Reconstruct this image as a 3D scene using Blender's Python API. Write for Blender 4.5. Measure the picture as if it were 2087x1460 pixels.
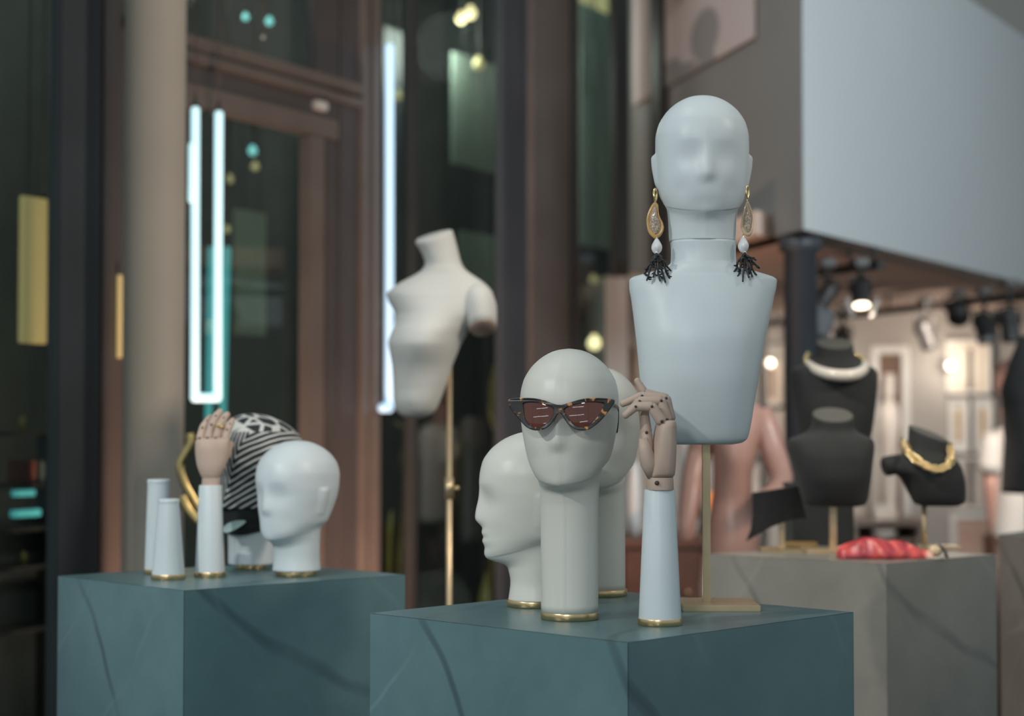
import bpy, bmesh, math, random
from mathutils import Vector, Matrix, noise

# ------------------------------------------------------------------ clear
for o in list(bpy.data.objects):
    bpy.data.objects.remove(o, do_unlink=True)
SC = bpy.context.scene
COL = SC.collection
PI = math.pi

# ------------------------------------------------------------------ camera
W, HH = 2087, 1460
F = 3750.0                      # focal length in pixels
HC = 1.50                       # camera height
PITCH = math.atan(120 / F)      # looking slightly up, horizon at y = 850
TOP = HC - 0.304                # height of the display plinths
cam_d = bpy.data.cameras.new('camera')
cam = bpy.data.objects.new('camera', cam_d)
COL.objects.link(cam)
cam.location = (0, 0, HC)
cam.rotation_euler = (PI / 2 + PITCH, 0, 0)
cam_d.sensor_width = 36
cam_d.lens = 36 * F / W
cam_d.clip_start = 0.05
cam_d.dof.use_dof = True
cam_d.dof.focus_distance = 2.80
cam_d.dof.aperture_fstop = 2.8
SC.camera = cam

# ------------------------------------------------------------------ world and lights
world = bpy.data.worlds.new('world')
SC.world = world
world.use_nodes = True
world.node_tree.nodes['Background'].inputs[0].default_value = (0.80, 0.95, 1.0, 1)
world.node_tree.nodes['Background'].inputs[1].default_value = 0.43

def spot(name, loc, target, power, color, size_deg=45, blend=0.4, radius=0.08):
    ld = bpy.data.lights.new(name, 'SPOT')
    ld.energy = power
    ld.color = color
    ld.spot_size = math.radians(size_deg)
    ld.spot_blend = blend
    ld.shadow_soft_size = radius
    o = bpy.data.objects.new(name, ld)
    COL.objects.link(o)
    o.location = loc
    d = Vector(target) - Vector(loc)
    o.rotation_euler = d.to_track_quat('-Z', 'Y').to_euler()
    return o

spot('key_ceiling_spot', (-2.1, 1.02, 3.0), (0.15, 3.0, 1.50), 118, (0.97, 0.98, 0.95), 44, 0.4, 0.04)
spot('top_ceiling_spot', (-0.72, 2.92, 4.2), (0.24, 3.05, 1.7), 22, (0.97, 0.98, 0.97), 28, 0.5, 0.03)
spot('front_fill_spot', (-0.9, -1.0, 2.9), (0.05, 3.2, 1.15), 112, (0.95, 0.99, 1.0), 34, 0.7, 0.15)  # unseen frontal fill, added to brighten necks, chests and plinths
spot('left_ceiling_spot', (-2.2, 1.0, 3.6), (-0.55, 3.6, 1.2), 84, (0.90, 0.98, 1.0), 30, 0.5, 0.06)
spot('torso_ceiling_spot', (-0.75, 3.2, 4.3), (-0.12, 4.4, 1.8), 62, (1.0, 0.95, 0.86), 24, 0.4, 0.04)
spot('fascia_ceiling_spot', (2.7, 2.4, 2.9), (1.35, 6.4, 2.45), 500, (0.88, 0.96, 1.0), 52, 0.9, 0.3)
spot('side_wall_fill_spot', (-1.9, 3.4, 4.2), (0.85, 6.9, 2.6), 330, (1.0, 0.98, 0.95), 36, 0.7, 0.2)  # unseen fill, added to brighten the side wall
spot('hall_ceiling_spot', (3.6, 1.6, 4.2), (-1.1, 5.3, 1.7), 560, (1.0, 0.84, 0.68), 42, 0.8, 0.25)
spot('right_ceiling_spot', (-1.0, 2.8, 4.3), (1.10, 4.05, 1.05), 370, (1.0, 0.94, 0.84), 25, 0.5, 0.05)
spot('low_warm_fill_a', (-0.55, 4.9, 0.12), (-0.75, 5.9, 1.35), 230, (1.0, 0.60, 0.42), 95, 0.8, 0.05)  # unseen warm fill added low, for the shop's glow on the frames
spot('low_warm_fill_b', (-0.05, 5.6, 0.12), (-0.50, 6.7, 1.1), 80, (1.0, 0.60, 0.42), 66, 0.8, 0.05)  # second unseen warm fill, added further along the facade
for nm, loc, en in (('interior_fill_a', (-1.25, 6.6, 3.1), 11), ('interior_fill_b', (-0.25, 7.9, 3.1), 18), ('interior_fill_c', (0.22, 8.75, 3.2), 14), ('interior_fill_d', (-0.3, 7.8, 0.7), 8)):  # unseen fills, added to brighten what stands behind the glass
    ld = bpy.data.lights.new(nm, 'POINT')
    ld.energy = en
    ld.color = (0.98, 1.0, 0.90)
    ld.shadow_soft_size = 0.15
    lo = bpy.data.objects.new(nm, ld)
    COL.objects.link(lo)
    lo.location = loc

SC.view_settings.view_transform = 'Standard'
SC.view_settings.look = 'None'
SC.view_settings.exposure = 0.0
SC.view_settings.gamma = 1.0
SC.view_settings.use_curve_mapping = False

# ------------------------------------------------------------------ pixel helpers (photo pixel + real depth -> world point)
CP, SP = math.cos(PITCH), math.sin(PITCH)
def ray(px, py):
    r, u = (px - W / 2) / F, (HH / 2 - py) / F
    return Vector((r, CP - u * SP, SP + u * CP))
def P(px, py, d):
    v = ray(px, py)
    return Vector((v.x * d / v.y, d, HC + v.z * d / v.y))
def G(px, py, z=TOP):
    v = ray(px, py)
    k = (z - HC) / v.z
    return Vector((v.x * k, v.y * k, z))
def mpp(d):
    return d / F

# ------------------------------------------------------------------ materials
def new_mat(name):
    m = bpy.data.materials.new(name)
    m.use_nodes = True
    return m, m.node_tree, m.node_tree.nodes['Principled BSDF']

def mat(name, color, rough=0.5, metal=0.0, var=0.08, scale=9.0, bump=0.0, bscale=60.0, spec=0.5, coat=0.0, sheen=0.0, sub=0.0):
    m, nt, b = new_mat(name)
    tc = nt.nodes.new('ShaderNodeTexCoord')
    n = nt.nodes.new('ShaderNodeTexNoise')
    n.inputs['Scale'].default_value = scale
    n.inputs['Detail'].default_value = 4
    nt.links.new(tc.outputs['Object'], n.inputs['Vector'])
    r = nt.nodes.new('ShaderNodeValToRGB')
    lo = [max(0, c * (1 - var)) for c in color]
    hi = [min(1, c * (1 + var)) for c in color]
    r.color_ramp.elements[0].position = 0.3
    r.color_ramp.elements[1].position = 0.7
    r.color_ramp.elements[0].color = (*lo, 1)
    r.color_ramp.elements[1].color = (*hi, 1)
    nt.links.new(n.outputs['Fac'], r.inputs['Fac'])
    nt.links.new(r.outputs['Color'], b.inputs['Base Color'])
    b.inputs['Roughness'].default_value = rough
    b.inputs['Metallic'].default_value = metal
    b.inputs['Specular IOR Level'].default_value = spec
    b.inputs['Coat Weight'].default_value = coat
    b.inputs['Sheen Weight'].default_value = sheen
    b.inputs['Subsurface Weight'].default_value = sub
    if bump:
        n2 = nt.nodes.new('ShaderNodeTexNoise')
        n2.inputs['Scale'].default_value = bscale
        n2.inputs['Detail'].default_value = 5
        nt.links.new(tc.outputs['Object'], n2.inputs['Vector'])
        bp = nt.nodes.new('ShaderNodeBump')
        bp.inputs['Strength'].default_value = bump
        bp.inputs['Distance'].default_value = 0.004
        nt.links.new(n2.outputs['Fac'], bp.inputs['Height'])
        nt.links.new(bp.outputs['Normal'], b.inputs['Normal'])
    return m

def emit(name, color, strength):
    m, nt, b = new_mat(name)
    b.inputs['Base Color'].default_value = (*color, 1)
    b.inputs['Emission Color'].default_value = (*color, 1)
    b.inputs['Emission Strength'].default_value = strength
    return m

def stone(name, c0, c1, vein_d, vein_l, rough=0.32):
    m, nt, b = new_mat(name)
    L = nt.links.new
    tc = nt.nodes.new('ShaderNodeTexCoord')
    n = nt.nodes.new('ShaderNodeTexNoise')
    n.inputs['Scale'].default_value = 5.5
    n.inputs['Detail'].default_value = 8
    n.inputs['Roughness'].default_value = 0.62
    L(tc.outputs['Object'], n.inputs['Vector'])
    r = nt.nodes.new('ShaderNodeValToRGB')
    r.color_ramp.elements[0].position = 0.32
    r.color_ramp.elements[1].position = 0.72
    r.color_ramp.elements[0].color = (*c0, 1)
    r.color_ramp.elements[1].color = (*c1, 1)
    L(n.outputs['Fac'], r.inputs['Fac'])
    col = r.outputs['Color']
    # thin diagonal veins, dark and light
    for k, (vc, sc, rot, w, amt, dist) in enumerate(((vein_d, 1.1, (0.5, 0.35, 0.6), 0.992, 0.85, 2.0), (vein_l, 1.7, (-0.6, 0.4, 1.5), 0.992, 0.30, 3.0))):
        mp = nt.nodes.new('ShaderNodeMapping')
        mp.inputs['Rotation'].default_value = rot
        mp.inputs['Location'].default_value = (0.13 * k, 0.37, 0.05)
        L(tc.outputs['Object'], mp.inputs['Vector'])
        wv = nt.nodes.new('ShaderNodeTexWave')
        wv.wave_profile = 'SIN'
        wv.inputs['Scale'].default_value = sc
        wv.inputs['Distortion'].default_value = dist
        wv.inputs['Detail'].default_value = 3
        wv.inputs['Detail Scale'].default_value = 1.4
        L(mp.outputs['Vector'], wv.inputs['Vector'])
        mr = nt.nodes.new('ShaderNodeMapRange')
        mr.inputs['From Min'].default_value = w
        mr.inputs['From Max'].default_value = 1.0
        mr.inputs['To Max'].default_value = amt
        L(wv.outputs['Fac'], mr.inputs['Value'])
        n3 = nt.nodes.new('ShaderNodeTexNoise')
        n3.inputs['Scale'].default_value = 3.0 + k
        L(tc.outputs['Object'], n3.inputs['Vector'])
        m3 = nt.nodes.new('ShaderNodeMapRange')
        m3.inputs['From Min'].default_value = 0.42
        m3.inputs['From Max'].default_value = 0.62
        L(n3.outputs['Fac'], m3.inputs['Value'])
        mu = nt.nodes.new('ShaderNodeMath')
        mu.operation = 'MULTIPLY'
        L(mr.outputs['Result'], mu.inputs[0])
        L(m3.outputs['Result'], mu.inputs[1])
        mx = nt.nodes.new('ShaderNodeMixRGB')
        mx.inputs['Color2'].default_value = (*vc, 1)
        L(mu.outputs['Value'], mx.inputs['Fac'])
        L(col, mx.inputs['Color1'])
        col = mx.outputs['Color']
    L(col, b.inputs['Base Color'])
    b.inputs['Roughness'].default_value = rough
    return m

def glass_mat(name, tint, gloss=0.06, rough=0.02):
    m = bpy.data.materials.new(name)
    m.use_nodes = True
    nt = m.node_tree
    nt.nodes.clear()
    out = nt.nodes.new('ShaderNodeOutputMaterial')
    tr = nt.nodes.new('ShaderNodeBsdfTransparent')
    tr.inputs['Color'].default_value = (*tint, 1)
    gl = nt.nodes.new('ShaderNodeBsdfGlossy')
    gl.inputs['Roughness'].default_value = rough
    mx = nt.nodes.new('ShaderNodeMixShader')
    mx.inputs['Fac'].default_value = gloss
    nt.links.new(tr.outputs[0], mx.inputs[1])
    nt.links.new(gl.outputs[0], mx.inputs[2])
    nt.links.new(mx.outputs[0], out.inputs['Surface'])
    return m

M = {}
M['white'] = mat('white_satin', (0.625, 0.68, 0.70), 0.42, var=0.02, bump=0.04, bscale=160)
M['ivory'] = mat('ivory_matte', (0.66, 0.645, 0.585), 0.40, var=0.02, bump=0.03, bscale=160)
M['fabric_white'] = mat('white_jersey', (0.60, 0.59, 0.56), 0.85, var=0.03, bump=0.25, bscale=420)
M['seam'] = mat('seam_grey', (0.30, 0.31, 0.31), 0.7)
M['brass'] = mat('brushed_brass', (0.72, 0.52, 0.28), 0.28, 1.0, var=0.06, scale=40)
M['pole'] = mat('pale_brass', (0.66, 0.50, 0.31), 0.30, 0.6, var=0.05, scale=30)
M['gold'] = mat('polished_gold', (1.0, 0.74, 0.38), 0.24, 1.0, var=0.04)
M['wood'] = mat('pale_beech', (0.50, 0.37, 0.30), 0.55, var=0.10, scale=22)
M['wood_pin'] = mat('dark_pin', (0.06, 0.04, 0.03), 0.4)
M['stone_teal_cast'] = stone('teal_cast_slate', (0.082, 0.158, 0.172), (0.120, 0.215, 0.228), (0.048, 0.085, 0.098), (0.19, 0.29, 0.31))  # grey slate with the teal cast of the lighting put into its colour
M['stone_grey'] = stone('grey_slate', (0.185, 0.178, 0.158), (0.250, 0.240, 0.212), (0.095, 0.095, 0.09), (0.34, 0.33, 0.305))
M['black_cloth'] = mat('black_velvet', (0.026, 0.027, 0.027), 0.8, var=0.2, spec=0.25, sheen=0.05)
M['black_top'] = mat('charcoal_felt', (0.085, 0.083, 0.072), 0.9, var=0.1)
M['black_metal'] = mat('black_metal', (0.028, 0.028, 0.028), 0.45, var=0.1)
M['bronze'] = mat('bronze_frame', (0.100, 0.085, 0.077), 0.42, 0.0, var=0.12, scale=5, spec=0.5)
M['bronze_d'] = mat('dark_bronze_frame', (0.050, 0.045, 0.046), 0.42, var=0.12, scale=5)
M['navy_panel'] = mat('dark_blue_panel', (0.040, 0.046, 0.055), 0.45, var=0.15, scale=3)
M['tan'] = mat('tan_plaster', (0.38, 0.32, 0.265), 0.6, var=0.05, scale=3)
M['dark_int'] = mat('dark_interior', (0.045, 0.05, 0.05), 0.9, var=0.15)
M['floor'] = mat('dark_floor', (0.05, 0.05, 0.05), 0.35, var=0.2, scale=2)
M['shop_floor'] = mat('dark_wood_floor', (0.06, 0.035, 0.026), 0.35, var=0.25, scale=3)
M['fascia'] = mat('pale_fascia', (0.50, 0.52, 0.53), 0.65, var=0.02, scale=1)
M['shaded_wall'] = mat('shaded_wall', (0.185, 0.188, 0.185), 0.6, var=0.05, scale=1.5)  # shade of the face turned from the light put into the grey
M['shop_ceiling'] = mat('brown_ceiling', (0.66, 0.50, 0.42), 0.8, var=0.05, scale=1)
M['shop_wall'] = mat('taupe_wall', (0.38, 0.36, 0.345), 0.75, var=0.04, scale=1)
M['glass'] = glass_mat('dark_tinted_glass', (0.68, 0.75, 0.73), 0.07)
M['led'] = emit('white_led', (0.56, 0.86, 0.93), 1.0)
M['led_blue'] = emit('blue_white_led', (0.42, 0.62, 0.80), 1.0)
M['led_line'] = emit('led_line', (0.9, 0.95, 1.0), 9.0)
M['led_cyan'] = emit('cyan_glow', (0.10, 0.48, 0.52), 0.75)  # used for the cyan reflection of the U-shaped light
M['warm_bulb'] = emit('warm_bulb', (1.0, 0.78, 0.42), 3.2)
M['cyan_bulb'] = emit('cyan_bulb', (0.35, 0.95, 0.95), 1.1)
M['dim_bulb'] = emit('dim_warm_bulb', (0.75, 0.62, 0.30), 0.55)
M['spot_lens'] = emit('spot_reflection_glow', (1.0, 0.90, 0.74), 2.2)
M['lit_lens'] = emit('lit_lens', (1.0, 0.84, 0.60), 6.0)
M['amber'] = emit('amber_shade', (1.0, 0.30, 0.09), 0.75)
M['lit_white'] = emit('lit_white_shade', (1.0, 0.90, 0.80), 0.55)
M['yellow_win'] = emit('yellow_lit_panel', (0.66, 0.50, 0.22), 0.52)
M['green_patch'] = mat('sage_patch', (0.20, 0.245, 0.205), 0.7, var=0.15, scale=2)
M['ochre'] = mat('ochre_satin', (0.22, 0.19, 0.055), 0.35, 0.2, var=0.35, scale=12)
M['pink_skin'] = mat('rose_mannequin', (0.52, 0.29, 0.235), 0.30, var=0.08, scale=4)
M['white_cloth'] = mat('white_cloth', (0.74, 0.70, 0.66), 0.8, var=0.05)
M['frame_white'] = mat('white_picture_frame', (0.72, 0.72, 0.70), 0.4, var=0.03)
M['paper'] = mat('cream_paper', (0.62, 0.54, 0.46), 0.8, var=0.08, scale=6)
M['paper_grey'] = mat('grey_paper', (0.50, 0.46, 0.43), 0.8, var=0.12, scale=5)
M['paper_pink'] = mat('pink_paper', (0.55, 0.38, 0.31), 0.8, var=0.10, scale=5)
M['brown_art'] = mat('brown_print', (0.17, 0.10, 0.07), 0.6, var=0.4, scale=6)
M['gold_art'] = mat('gold_print', (0.45, 0.30, 0.14), 0.6, var=0.2, scale=12)
M['taupe_unit'] = mat('taupe_unit', (0.20, 0.17, 0.155), 0.6, var=0.05)
M['dark_wood'] = mat('dark_walnut', (0.055, 0.026, 0.018), 0.45, var=0.3, scale=6)
M['red_wood'] = mat('reddish_wood', (0.16, 0.06, 0.035), 0.45, var=0.3, scale=6)
M['pearl'] = mat('pearl', (0.72, 0.72, 0.72), 0.15, var=0.1, scale=60, coat=0.6, bump=0.5, bscale=90)
M['coral'] = mat('black_coral', (0.012, 0.014, 0.014), 0.38, var=0.3, scale=120)
M['shell'] = mat('amber_shell', (0.60, 0.36, 0.13), 0.25, var=0.18, scale=50, coat=0.5)
M['shell_pale'] = mat('pale_shell', (0.55, 0.42, 0.27), 0.25, var=0.2, scale=60, coat=0.5)
M['crystal'] = mat('crystal_inlay', (0.62, 0.48, 0.38), 0.12, 0.35, var=0.55, scale=330, bump=1.0, bscale=420, coat=0.5)
M['bead_white'] = mat('ivory_enamel', (0.70, 0.63, 0.55), 0.22, var=0.03, coat=0.4)
M['mint'] = mat('mint_cloth', (0.45, 0.58, 0.56), 0.6)
M['book_red'] = mat('red_book', (0.22, 0.07, 0.06), 0.7)
M['book_grey'] = mat('grey_book', (0.16, 0.18, 0.17), 0.7)
M['pale_dim'] = mat('pale_dish', (0.42, 0.43, 0.42), 0.5)

def tortoise():
    m, nt, b = new_mat('tortoiseshell')
    L = nt.links.new
    tc = nt.nodes.new('ShaderNodeTexCoord')
    n = nt.nodes.new('ShaderNodeTexNoise')
    n.inputs['Scale'].default_value = 95
    n.inputs['Detail'].default_value = 2
    n.inputs['Distortion'].default_value = 0.6
    L(tc.outputs['Object'], n.inputs['Vector'])
    r = nt.nodes.new('ShaderNodeValToRGB')
    e = r.color_ramp.elements
    e[0].position, e[0].color = 0.53, (0.016, 0.012, 0.012, 1)
    e[1].position, e[1].color = 0.66, (0.62, 0.25, 0.06, 1)
    x = e.new(0.585)
    x.color = (0.05, 0.02, 0.012, 1)
    L(n.outputs['Fac'], r.inputs['Fac'])
    L(r.outputs['Color'], b.inputs['Base Color'])
    b.inputs['Roughness'].default_value = 0.12
    b.inputs['Coat Weight'].default_value = 0.6
    return m
M['tortoise'] = tortoise()
M['lens'] = mat('brown_lens', (0.115, 0.032, 0.021), 0.004, var=0.25, scale=14, spec=0.8)

def scarf_mat():
    # black cloth printed with pale lines: a chevron down the front, a ring and box lines on the crown
    m, nt, b = new_mat('striped_scarf')
    L = nt.links.new
    def math_(op, a, c=None, clamp=False):
        n = nt.nodes.new('ShaderNodeMath')
        n.operation = op
        n.use_clamp = clamp
        for i, v in enumerate((a, c)):
            if v is None:
                continue
            if isinstance(v, (int, float)):
                n.inputs[i].default_value = v
            else:
                L(v, n.inputs[i])
        return n.outputs[0]
    tc = nt.nodes.new('ShaderNodeTexCoord')
    wob = nt.nodes.new('ShaderNodeTexNoise')
    wob.inputs['Scale'].default_value = 11
    L(tc.outputs['Object'], wob.inputs['Vector'])
    sx = nt.nodes.new('ShaderNodeSeparateXYZ')
    L(tc.outputs['Object'], sx.inputs[0])
    x, z = sx.outputs['X'], sx.outputs['Z']
    wv = math_('MULTIPLY', math_('SUBTRACT', wob.outputs['Fac'], 0.5), 0.016)
    a = math_('SUBTRACT', math_('SUBTRACT', x, math_('MULTIPLY', z, 0.35)), -0.054)
    right = math_('MULTIPLY', math_('MAXIMUM', a, 0.0), 0.80)
    left = math_('MULTIPLY', math_('MAXIMUM', math_('MULTIPLY', a, -1.0), 0.0), 2.3)
    v = math_('ADD', math_('SUBTRACT', z, math_('ADD', math_('MULTIPLY', right, -1.0), math_('MULTIPLY', left, -1.0))), wv)
    v = math_('ADD', math_('SUBTRACT', z, math_('ADD', right, left)), wv)
    s = math_('SINE', math_('MULTIPLY', v, 2 * PI / 0.0160))
    line = math_('MULTIPLY', math_('SUBTRACT', s, 0.40), 6.0, True)
    top = math_('MULTIPLY', math_('SUBTRACT', z, 0.262), 400.0, True)       # crown of the print: boxes and rings
    cell = nt.nodes.new('ShaderNodeTexVoronoi')
    cell.feature = 'DISTANCE_TO_EDGE'
    cell.inputs['Scale'].default_value = 34
    L(tc.outputs['Object'], cell.inputs['Vector'])
    net = math_('MULTIPLY', math_('SUBTRACT', 0.16, cell.outputs['Distance']), 14.0, True)
    mx = nt.nodes.new('ShaderNodeMixRGB')
    L(top, mx.inputs['Fac'])
    L(line, mx.inputs['Color1'])
    L(net, mx.inputs['Color2'])
    c = nt.nodes.new('ShaderNodeMixRGB')
    L(mx.outputs['Color'], c.inputs['Fac'])
    c.inputs['Color1'].default_value = (0.016, 0.018, 0.021, 1)
    c.inputs['Color2'].default_value = (0.56, 0.57, 0.54, 1)
    L(c.outputs['Color'], b.inputs['Base Color'])
    b.inputs['Roughness'].default_value = 0.7
    return m
M['scarf'] = scarf_mat()

def red_mat():
    m, nt, b = new_mat('red_silk')
    L = nt.links.new
    tc = nt.nodes.new('ShaderNodeTexCoord')
    n = nt.nodes.new('ShaderNodeTexNoise')
    n.inputs['Scale'].default_value = 16
    n.inputs['Distortion'].default_value = 1.2
    L(tc.outputs['Object'], n.inputs['Vector'])
    r = nt.nodes.new('ShaderNodeValToRGB')
    e = r.color_ramp.elements
    e[0].position, e[0].color = 0.36, (0.30, 0.030, 0.045, 1)
    e[1].position, e[1].color = 0.68, (0.80, 0.42, 0.34, 1)  # pale pink highlights painted into the silk
    x = e.new(0.55)
    x.color = (0.60, 0.075, 0.07, 1)
    L(n.outputs['Fac'], r.inputs['Fac'])
    L(r.outputs['Color'], b.inputs['Base Color'])
    b.inputs['Roughness'].default_value = 0.4
    return m
M['red'] = red_mat()

def light_patch_mat():
    # pinkish patch of light painted into the colour, with two soft grey silhouettes
    m, nt, b = new_mat('painted_light_patch')
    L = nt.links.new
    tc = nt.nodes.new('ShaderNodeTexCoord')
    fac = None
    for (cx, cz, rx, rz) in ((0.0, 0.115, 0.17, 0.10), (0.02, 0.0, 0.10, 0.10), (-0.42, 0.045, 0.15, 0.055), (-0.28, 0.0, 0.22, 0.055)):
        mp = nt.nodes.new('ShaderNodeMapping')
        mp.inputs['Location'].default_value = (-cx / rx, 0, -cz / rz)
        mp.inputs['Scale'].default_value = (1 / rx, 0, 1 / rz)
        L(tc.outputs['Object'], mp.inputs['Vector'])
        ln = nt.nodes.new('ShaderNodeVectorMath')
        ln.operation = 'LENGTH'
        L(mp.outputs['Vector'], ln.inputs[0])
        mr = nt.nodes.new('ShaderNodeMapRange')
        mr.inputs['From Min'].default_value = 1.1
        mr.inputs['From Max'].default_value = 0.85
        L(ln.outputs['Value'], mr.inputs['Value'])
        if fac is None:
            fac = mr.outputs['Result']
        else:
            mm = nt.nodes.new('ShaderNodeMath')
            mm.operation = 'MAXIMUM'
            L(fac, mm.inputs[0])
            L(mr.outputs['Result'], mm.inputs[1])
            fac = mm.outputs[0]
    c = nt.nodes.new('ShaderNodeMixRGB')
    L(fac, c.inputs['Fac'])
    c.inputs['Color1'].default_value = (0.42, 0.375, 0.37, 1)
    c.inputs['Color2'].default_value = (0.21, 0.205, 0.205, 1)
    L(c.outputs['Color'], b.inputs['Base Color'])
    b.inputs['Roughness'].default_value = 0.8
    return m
M['print'] = light_patch_mat()  # patch of light held in the sheet's colour

# ------------------------------------------------------------------ object helpers
def link(name, me, m, parent=None, smooth=True):
    if smooth:
        for p in me.polygons:
            p.use_smooth = True
    me.materials.append(m)
    o = bpy.data.objects.new(name, me)
    COL.objects.link(o)
    o.parent = parent
    return o

def tag(o, label, cat, group=None):
    o['label'] = label
    o['category'] = cat
    if group:
        o['group'] = group
    return o

def thing(name, label, cat, loc=(0, 0, 0), rotz=0, group=None):
    o = bpy.data.objects.new(name, None)
    o.empty_display_size = 0.05
    COL.objects.link(o)
    o.location = loc
    o.rotation_euler = (0, 0, rotz)
    return tag(o, label, cat, group)

def struct(o):
    o['kind'] = 'structure'
    return o

def pydata(verts, faces, name='mesh'):
    me = bpy.data.meshes.new(name)
    me.from_pydata([tuple(v) for v in verts], [], faces)
    bm = bmesh.new()
    bm.from_mesh(me)
    bmesh.ops.recalc_face_normals(bm, faces=bm.faces)
    bm.to_mesh(me)
    bm.free()
    return me

def loft(rings, cap=True):
    n = len(rings[0])
    verts = [v for r in rings for v in r]
    faces = []
    for i in range(len(rings) - 1):
        for j in range(n):
            k = (j + 1) % n
            faces.append((i * n + j, i * n + k, (i + 1) * n + k, (i + 1) * n + j))
    if cap:
        faces.append(tuple(range(n)))
        faces.append(tuple((len(rings) - 1) * n + j for j in range(n)))
    return pydata(verts, faces)

def sharp(o, ang=40):
    me = o.data
    bm = bmesh.new()
    bm.from_mesh(me)
    for e in bm.edges:
        if len(e.link_faces) == 2 and e.calc_face_angle(0) > math.radians(ang):
            e.smooth = False
    bm.to_mesh(me)
    bm.free()
    return o

def box_mesh(size, center=(0, 0, 0), bevel=0.0, rot=None):
    bm = bmesh.new()
    bmesh.ops.create_cube(bm, size=1)
    for v in bm.verts:
        v.co = Vector((v.co.x * size[0], v.co.y * size[1], v.co.z * size[2]))
    if bevel:
        bmesh.ops.bevel(bm, geom=list(bm.edges), offset=bevel, segments=2, affect='EDGES')
    for v in bm.verts:
        if rot is not None:
            v.co = rot @ v.co
        v.co += Vector(center)
    me = bpy.data.meshes.new('box')
    bm.to_mesh(me)
    bm.free()
    return me

def prism(poly, z0, z1):
    n = len(poly)
    v = [(p[0], p[1], z0) for p in poly] + [(p[0], p[1], z1) for p in poly]
    f = [tuple(range(n)), tuple(range(n, 2 * n))]
    f += [(i, (i + 1) % n, n + (i + 1) % n, n + i) for i in range(n)]
    return pydata(v, f)

def lathe(profile, n=40, sx=1.0, sy=1.0):
    rings = [[Vector((r * math.cos(2 * PI * j / n) * sx, r * math.sin(2 * PI * j / n) * sy, z)) for j in range(n)] for r, z in profile]
    return loft(rings)

def frames(pts):
    out = []
    t0 = (pts[1] - pts[0]).normalized()
    up = Vector((0, 0, 1)) if abs(t0.z) < 0.9 else Vector((0, 1, 0))
    a = t0.cross(up).normalized()
    for i in range(len(pts)):
        t = (pts[min(i + 1, len(pts) - 1)] - pts[max(i - 1, 0)]).normalized()
        a = (a - t * a.dot(t)).normalized()
        out.append((t, a, t.cross(a)))
    return out

def tube(pts, rad, n=12, flat=1.0):
    pts = [Vector(p) for p in pts]
    if isinstance(rad, (int, float)):
        rad = [rad] * len(pts)
    rings = []
    for p, r, (t, a, b) in zip(pts, rad, frames(pts)):
        rings.append([p + a * (r * math.cos(2 * PI * j / n)) + b * (r * flat * math.sin(2 * PI * j / n)) for j in range(n)])
    return loft(rings)

def capsule(p0, p1, r0, r1, n=14):
    p0, p1 = Vector(p0), Vector(p1)
    d = (p1 - p0)
    L = d.length
    d.normalize()
    pts, rad = [], []
    for k in range(5):
        a = PI / 2 * (1 - k / 4.0)
        pts.append(p0 - d * (r0 * math.sin(a) * 0.8))
        rad.append(max(r0 * math.cos(a), r0 * 0.08))
    for k in (0.33, 0.66):
        pts.append(p0 + d * (L * k))
        rad.append((r0 + (r1 - r0) * k) * 0.97)
    for k in range(5):
        a = PI / 2 * (k / 4.0)
        pts.append(p1 + d * (r1 * math.sin(a) * 0.9))
        rad.append(max(r1 * math.cos(a), r1 * 0.08))
    return tube(pts, rad, n)

def smooth_path(ctrl, n=10, closed=False):
    c = [Vector(p) for p in ctrl]
    out = []
    m = len(c)
    segs = m if closed else m - 1
    for i in range(segs):
        if closed:
            p0, p1, p2, p3 = c[(i - 1) % m], c[i], c[(i + 1) % m], c[(i + 2) % m]
        else:
            p0, p1, p2, p3 = c[max(i - 1, 0)], c[i], c[i + 1], c[min(i + 2, m - 1)]
        for k in range(n):
            t = k / n
            out.append(0.5 * ((2 * p1) + (p2 - p0) * t + (2 * p0 - 5 * p1 + 4 * p2 - p3) * t * t + (3 * p1 - p0 - 3 * p2 + p3) * t ** 3))
    if not closed:
        out.append(c[-1])
    return out

def interp(keys, t):
    # monotone cubic through (t, values...) rows
    if t <= keys[0][0]:
        return keys[0][1:]
    if t >= keys[-1][0]:
        return keys[-1][1:]
    for i in range(len(keys) - 1):
        if keys[i][0] <= t <= keys[i + 1][0]:
            break
    h = keys[i + 1][0] - keys[i][0]
    u = (t - keys[i][0]) / h
    res = []
    for c in range(1, len(keys[0])):
        y0, y1 = keys[i][c], keys[i + 1][c]
        d = (y1 - y0) / h
        dp = (y0 - keys[i - 1][c]) / (keys[i][0] - keys[i - 1][0]) if i > 0 else d
        dn = (keys[i + 2][c] - y1) / (keys[i + 2][0] - keys[i + 1][0]) if i + 2 < len(keys) else d
        m0 = 0 if dp * d <= 0 else 2 * dp * d / (dp + d)
        m1 = 0 if dn * d <= 0 else 2 * dn * d / (dn + d)
        if i == 0:
            m0 = d
        if i + 2 >= len(keys):
            m1 = d
        res.append((2 * u ** 3 - 3 * u * u + 1) * y0 + (u ** 3 - 2 * u * u + u) * h * m0 + (-2 * u ** 3 + 3 * u * u) * y1 + (u ** 3 - u * u) * h * m1)
    return res

def gau(x, s):
    return math.exp(-(x / s) ** 2)
def sst(a, b, x):
    t = min(1, max(0, (x - a) / (b - a)))
    return t * t * (3 - 2 * t)

def spow(v, e):
    return math.copysign(abs(v) ** e, v)

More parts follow.
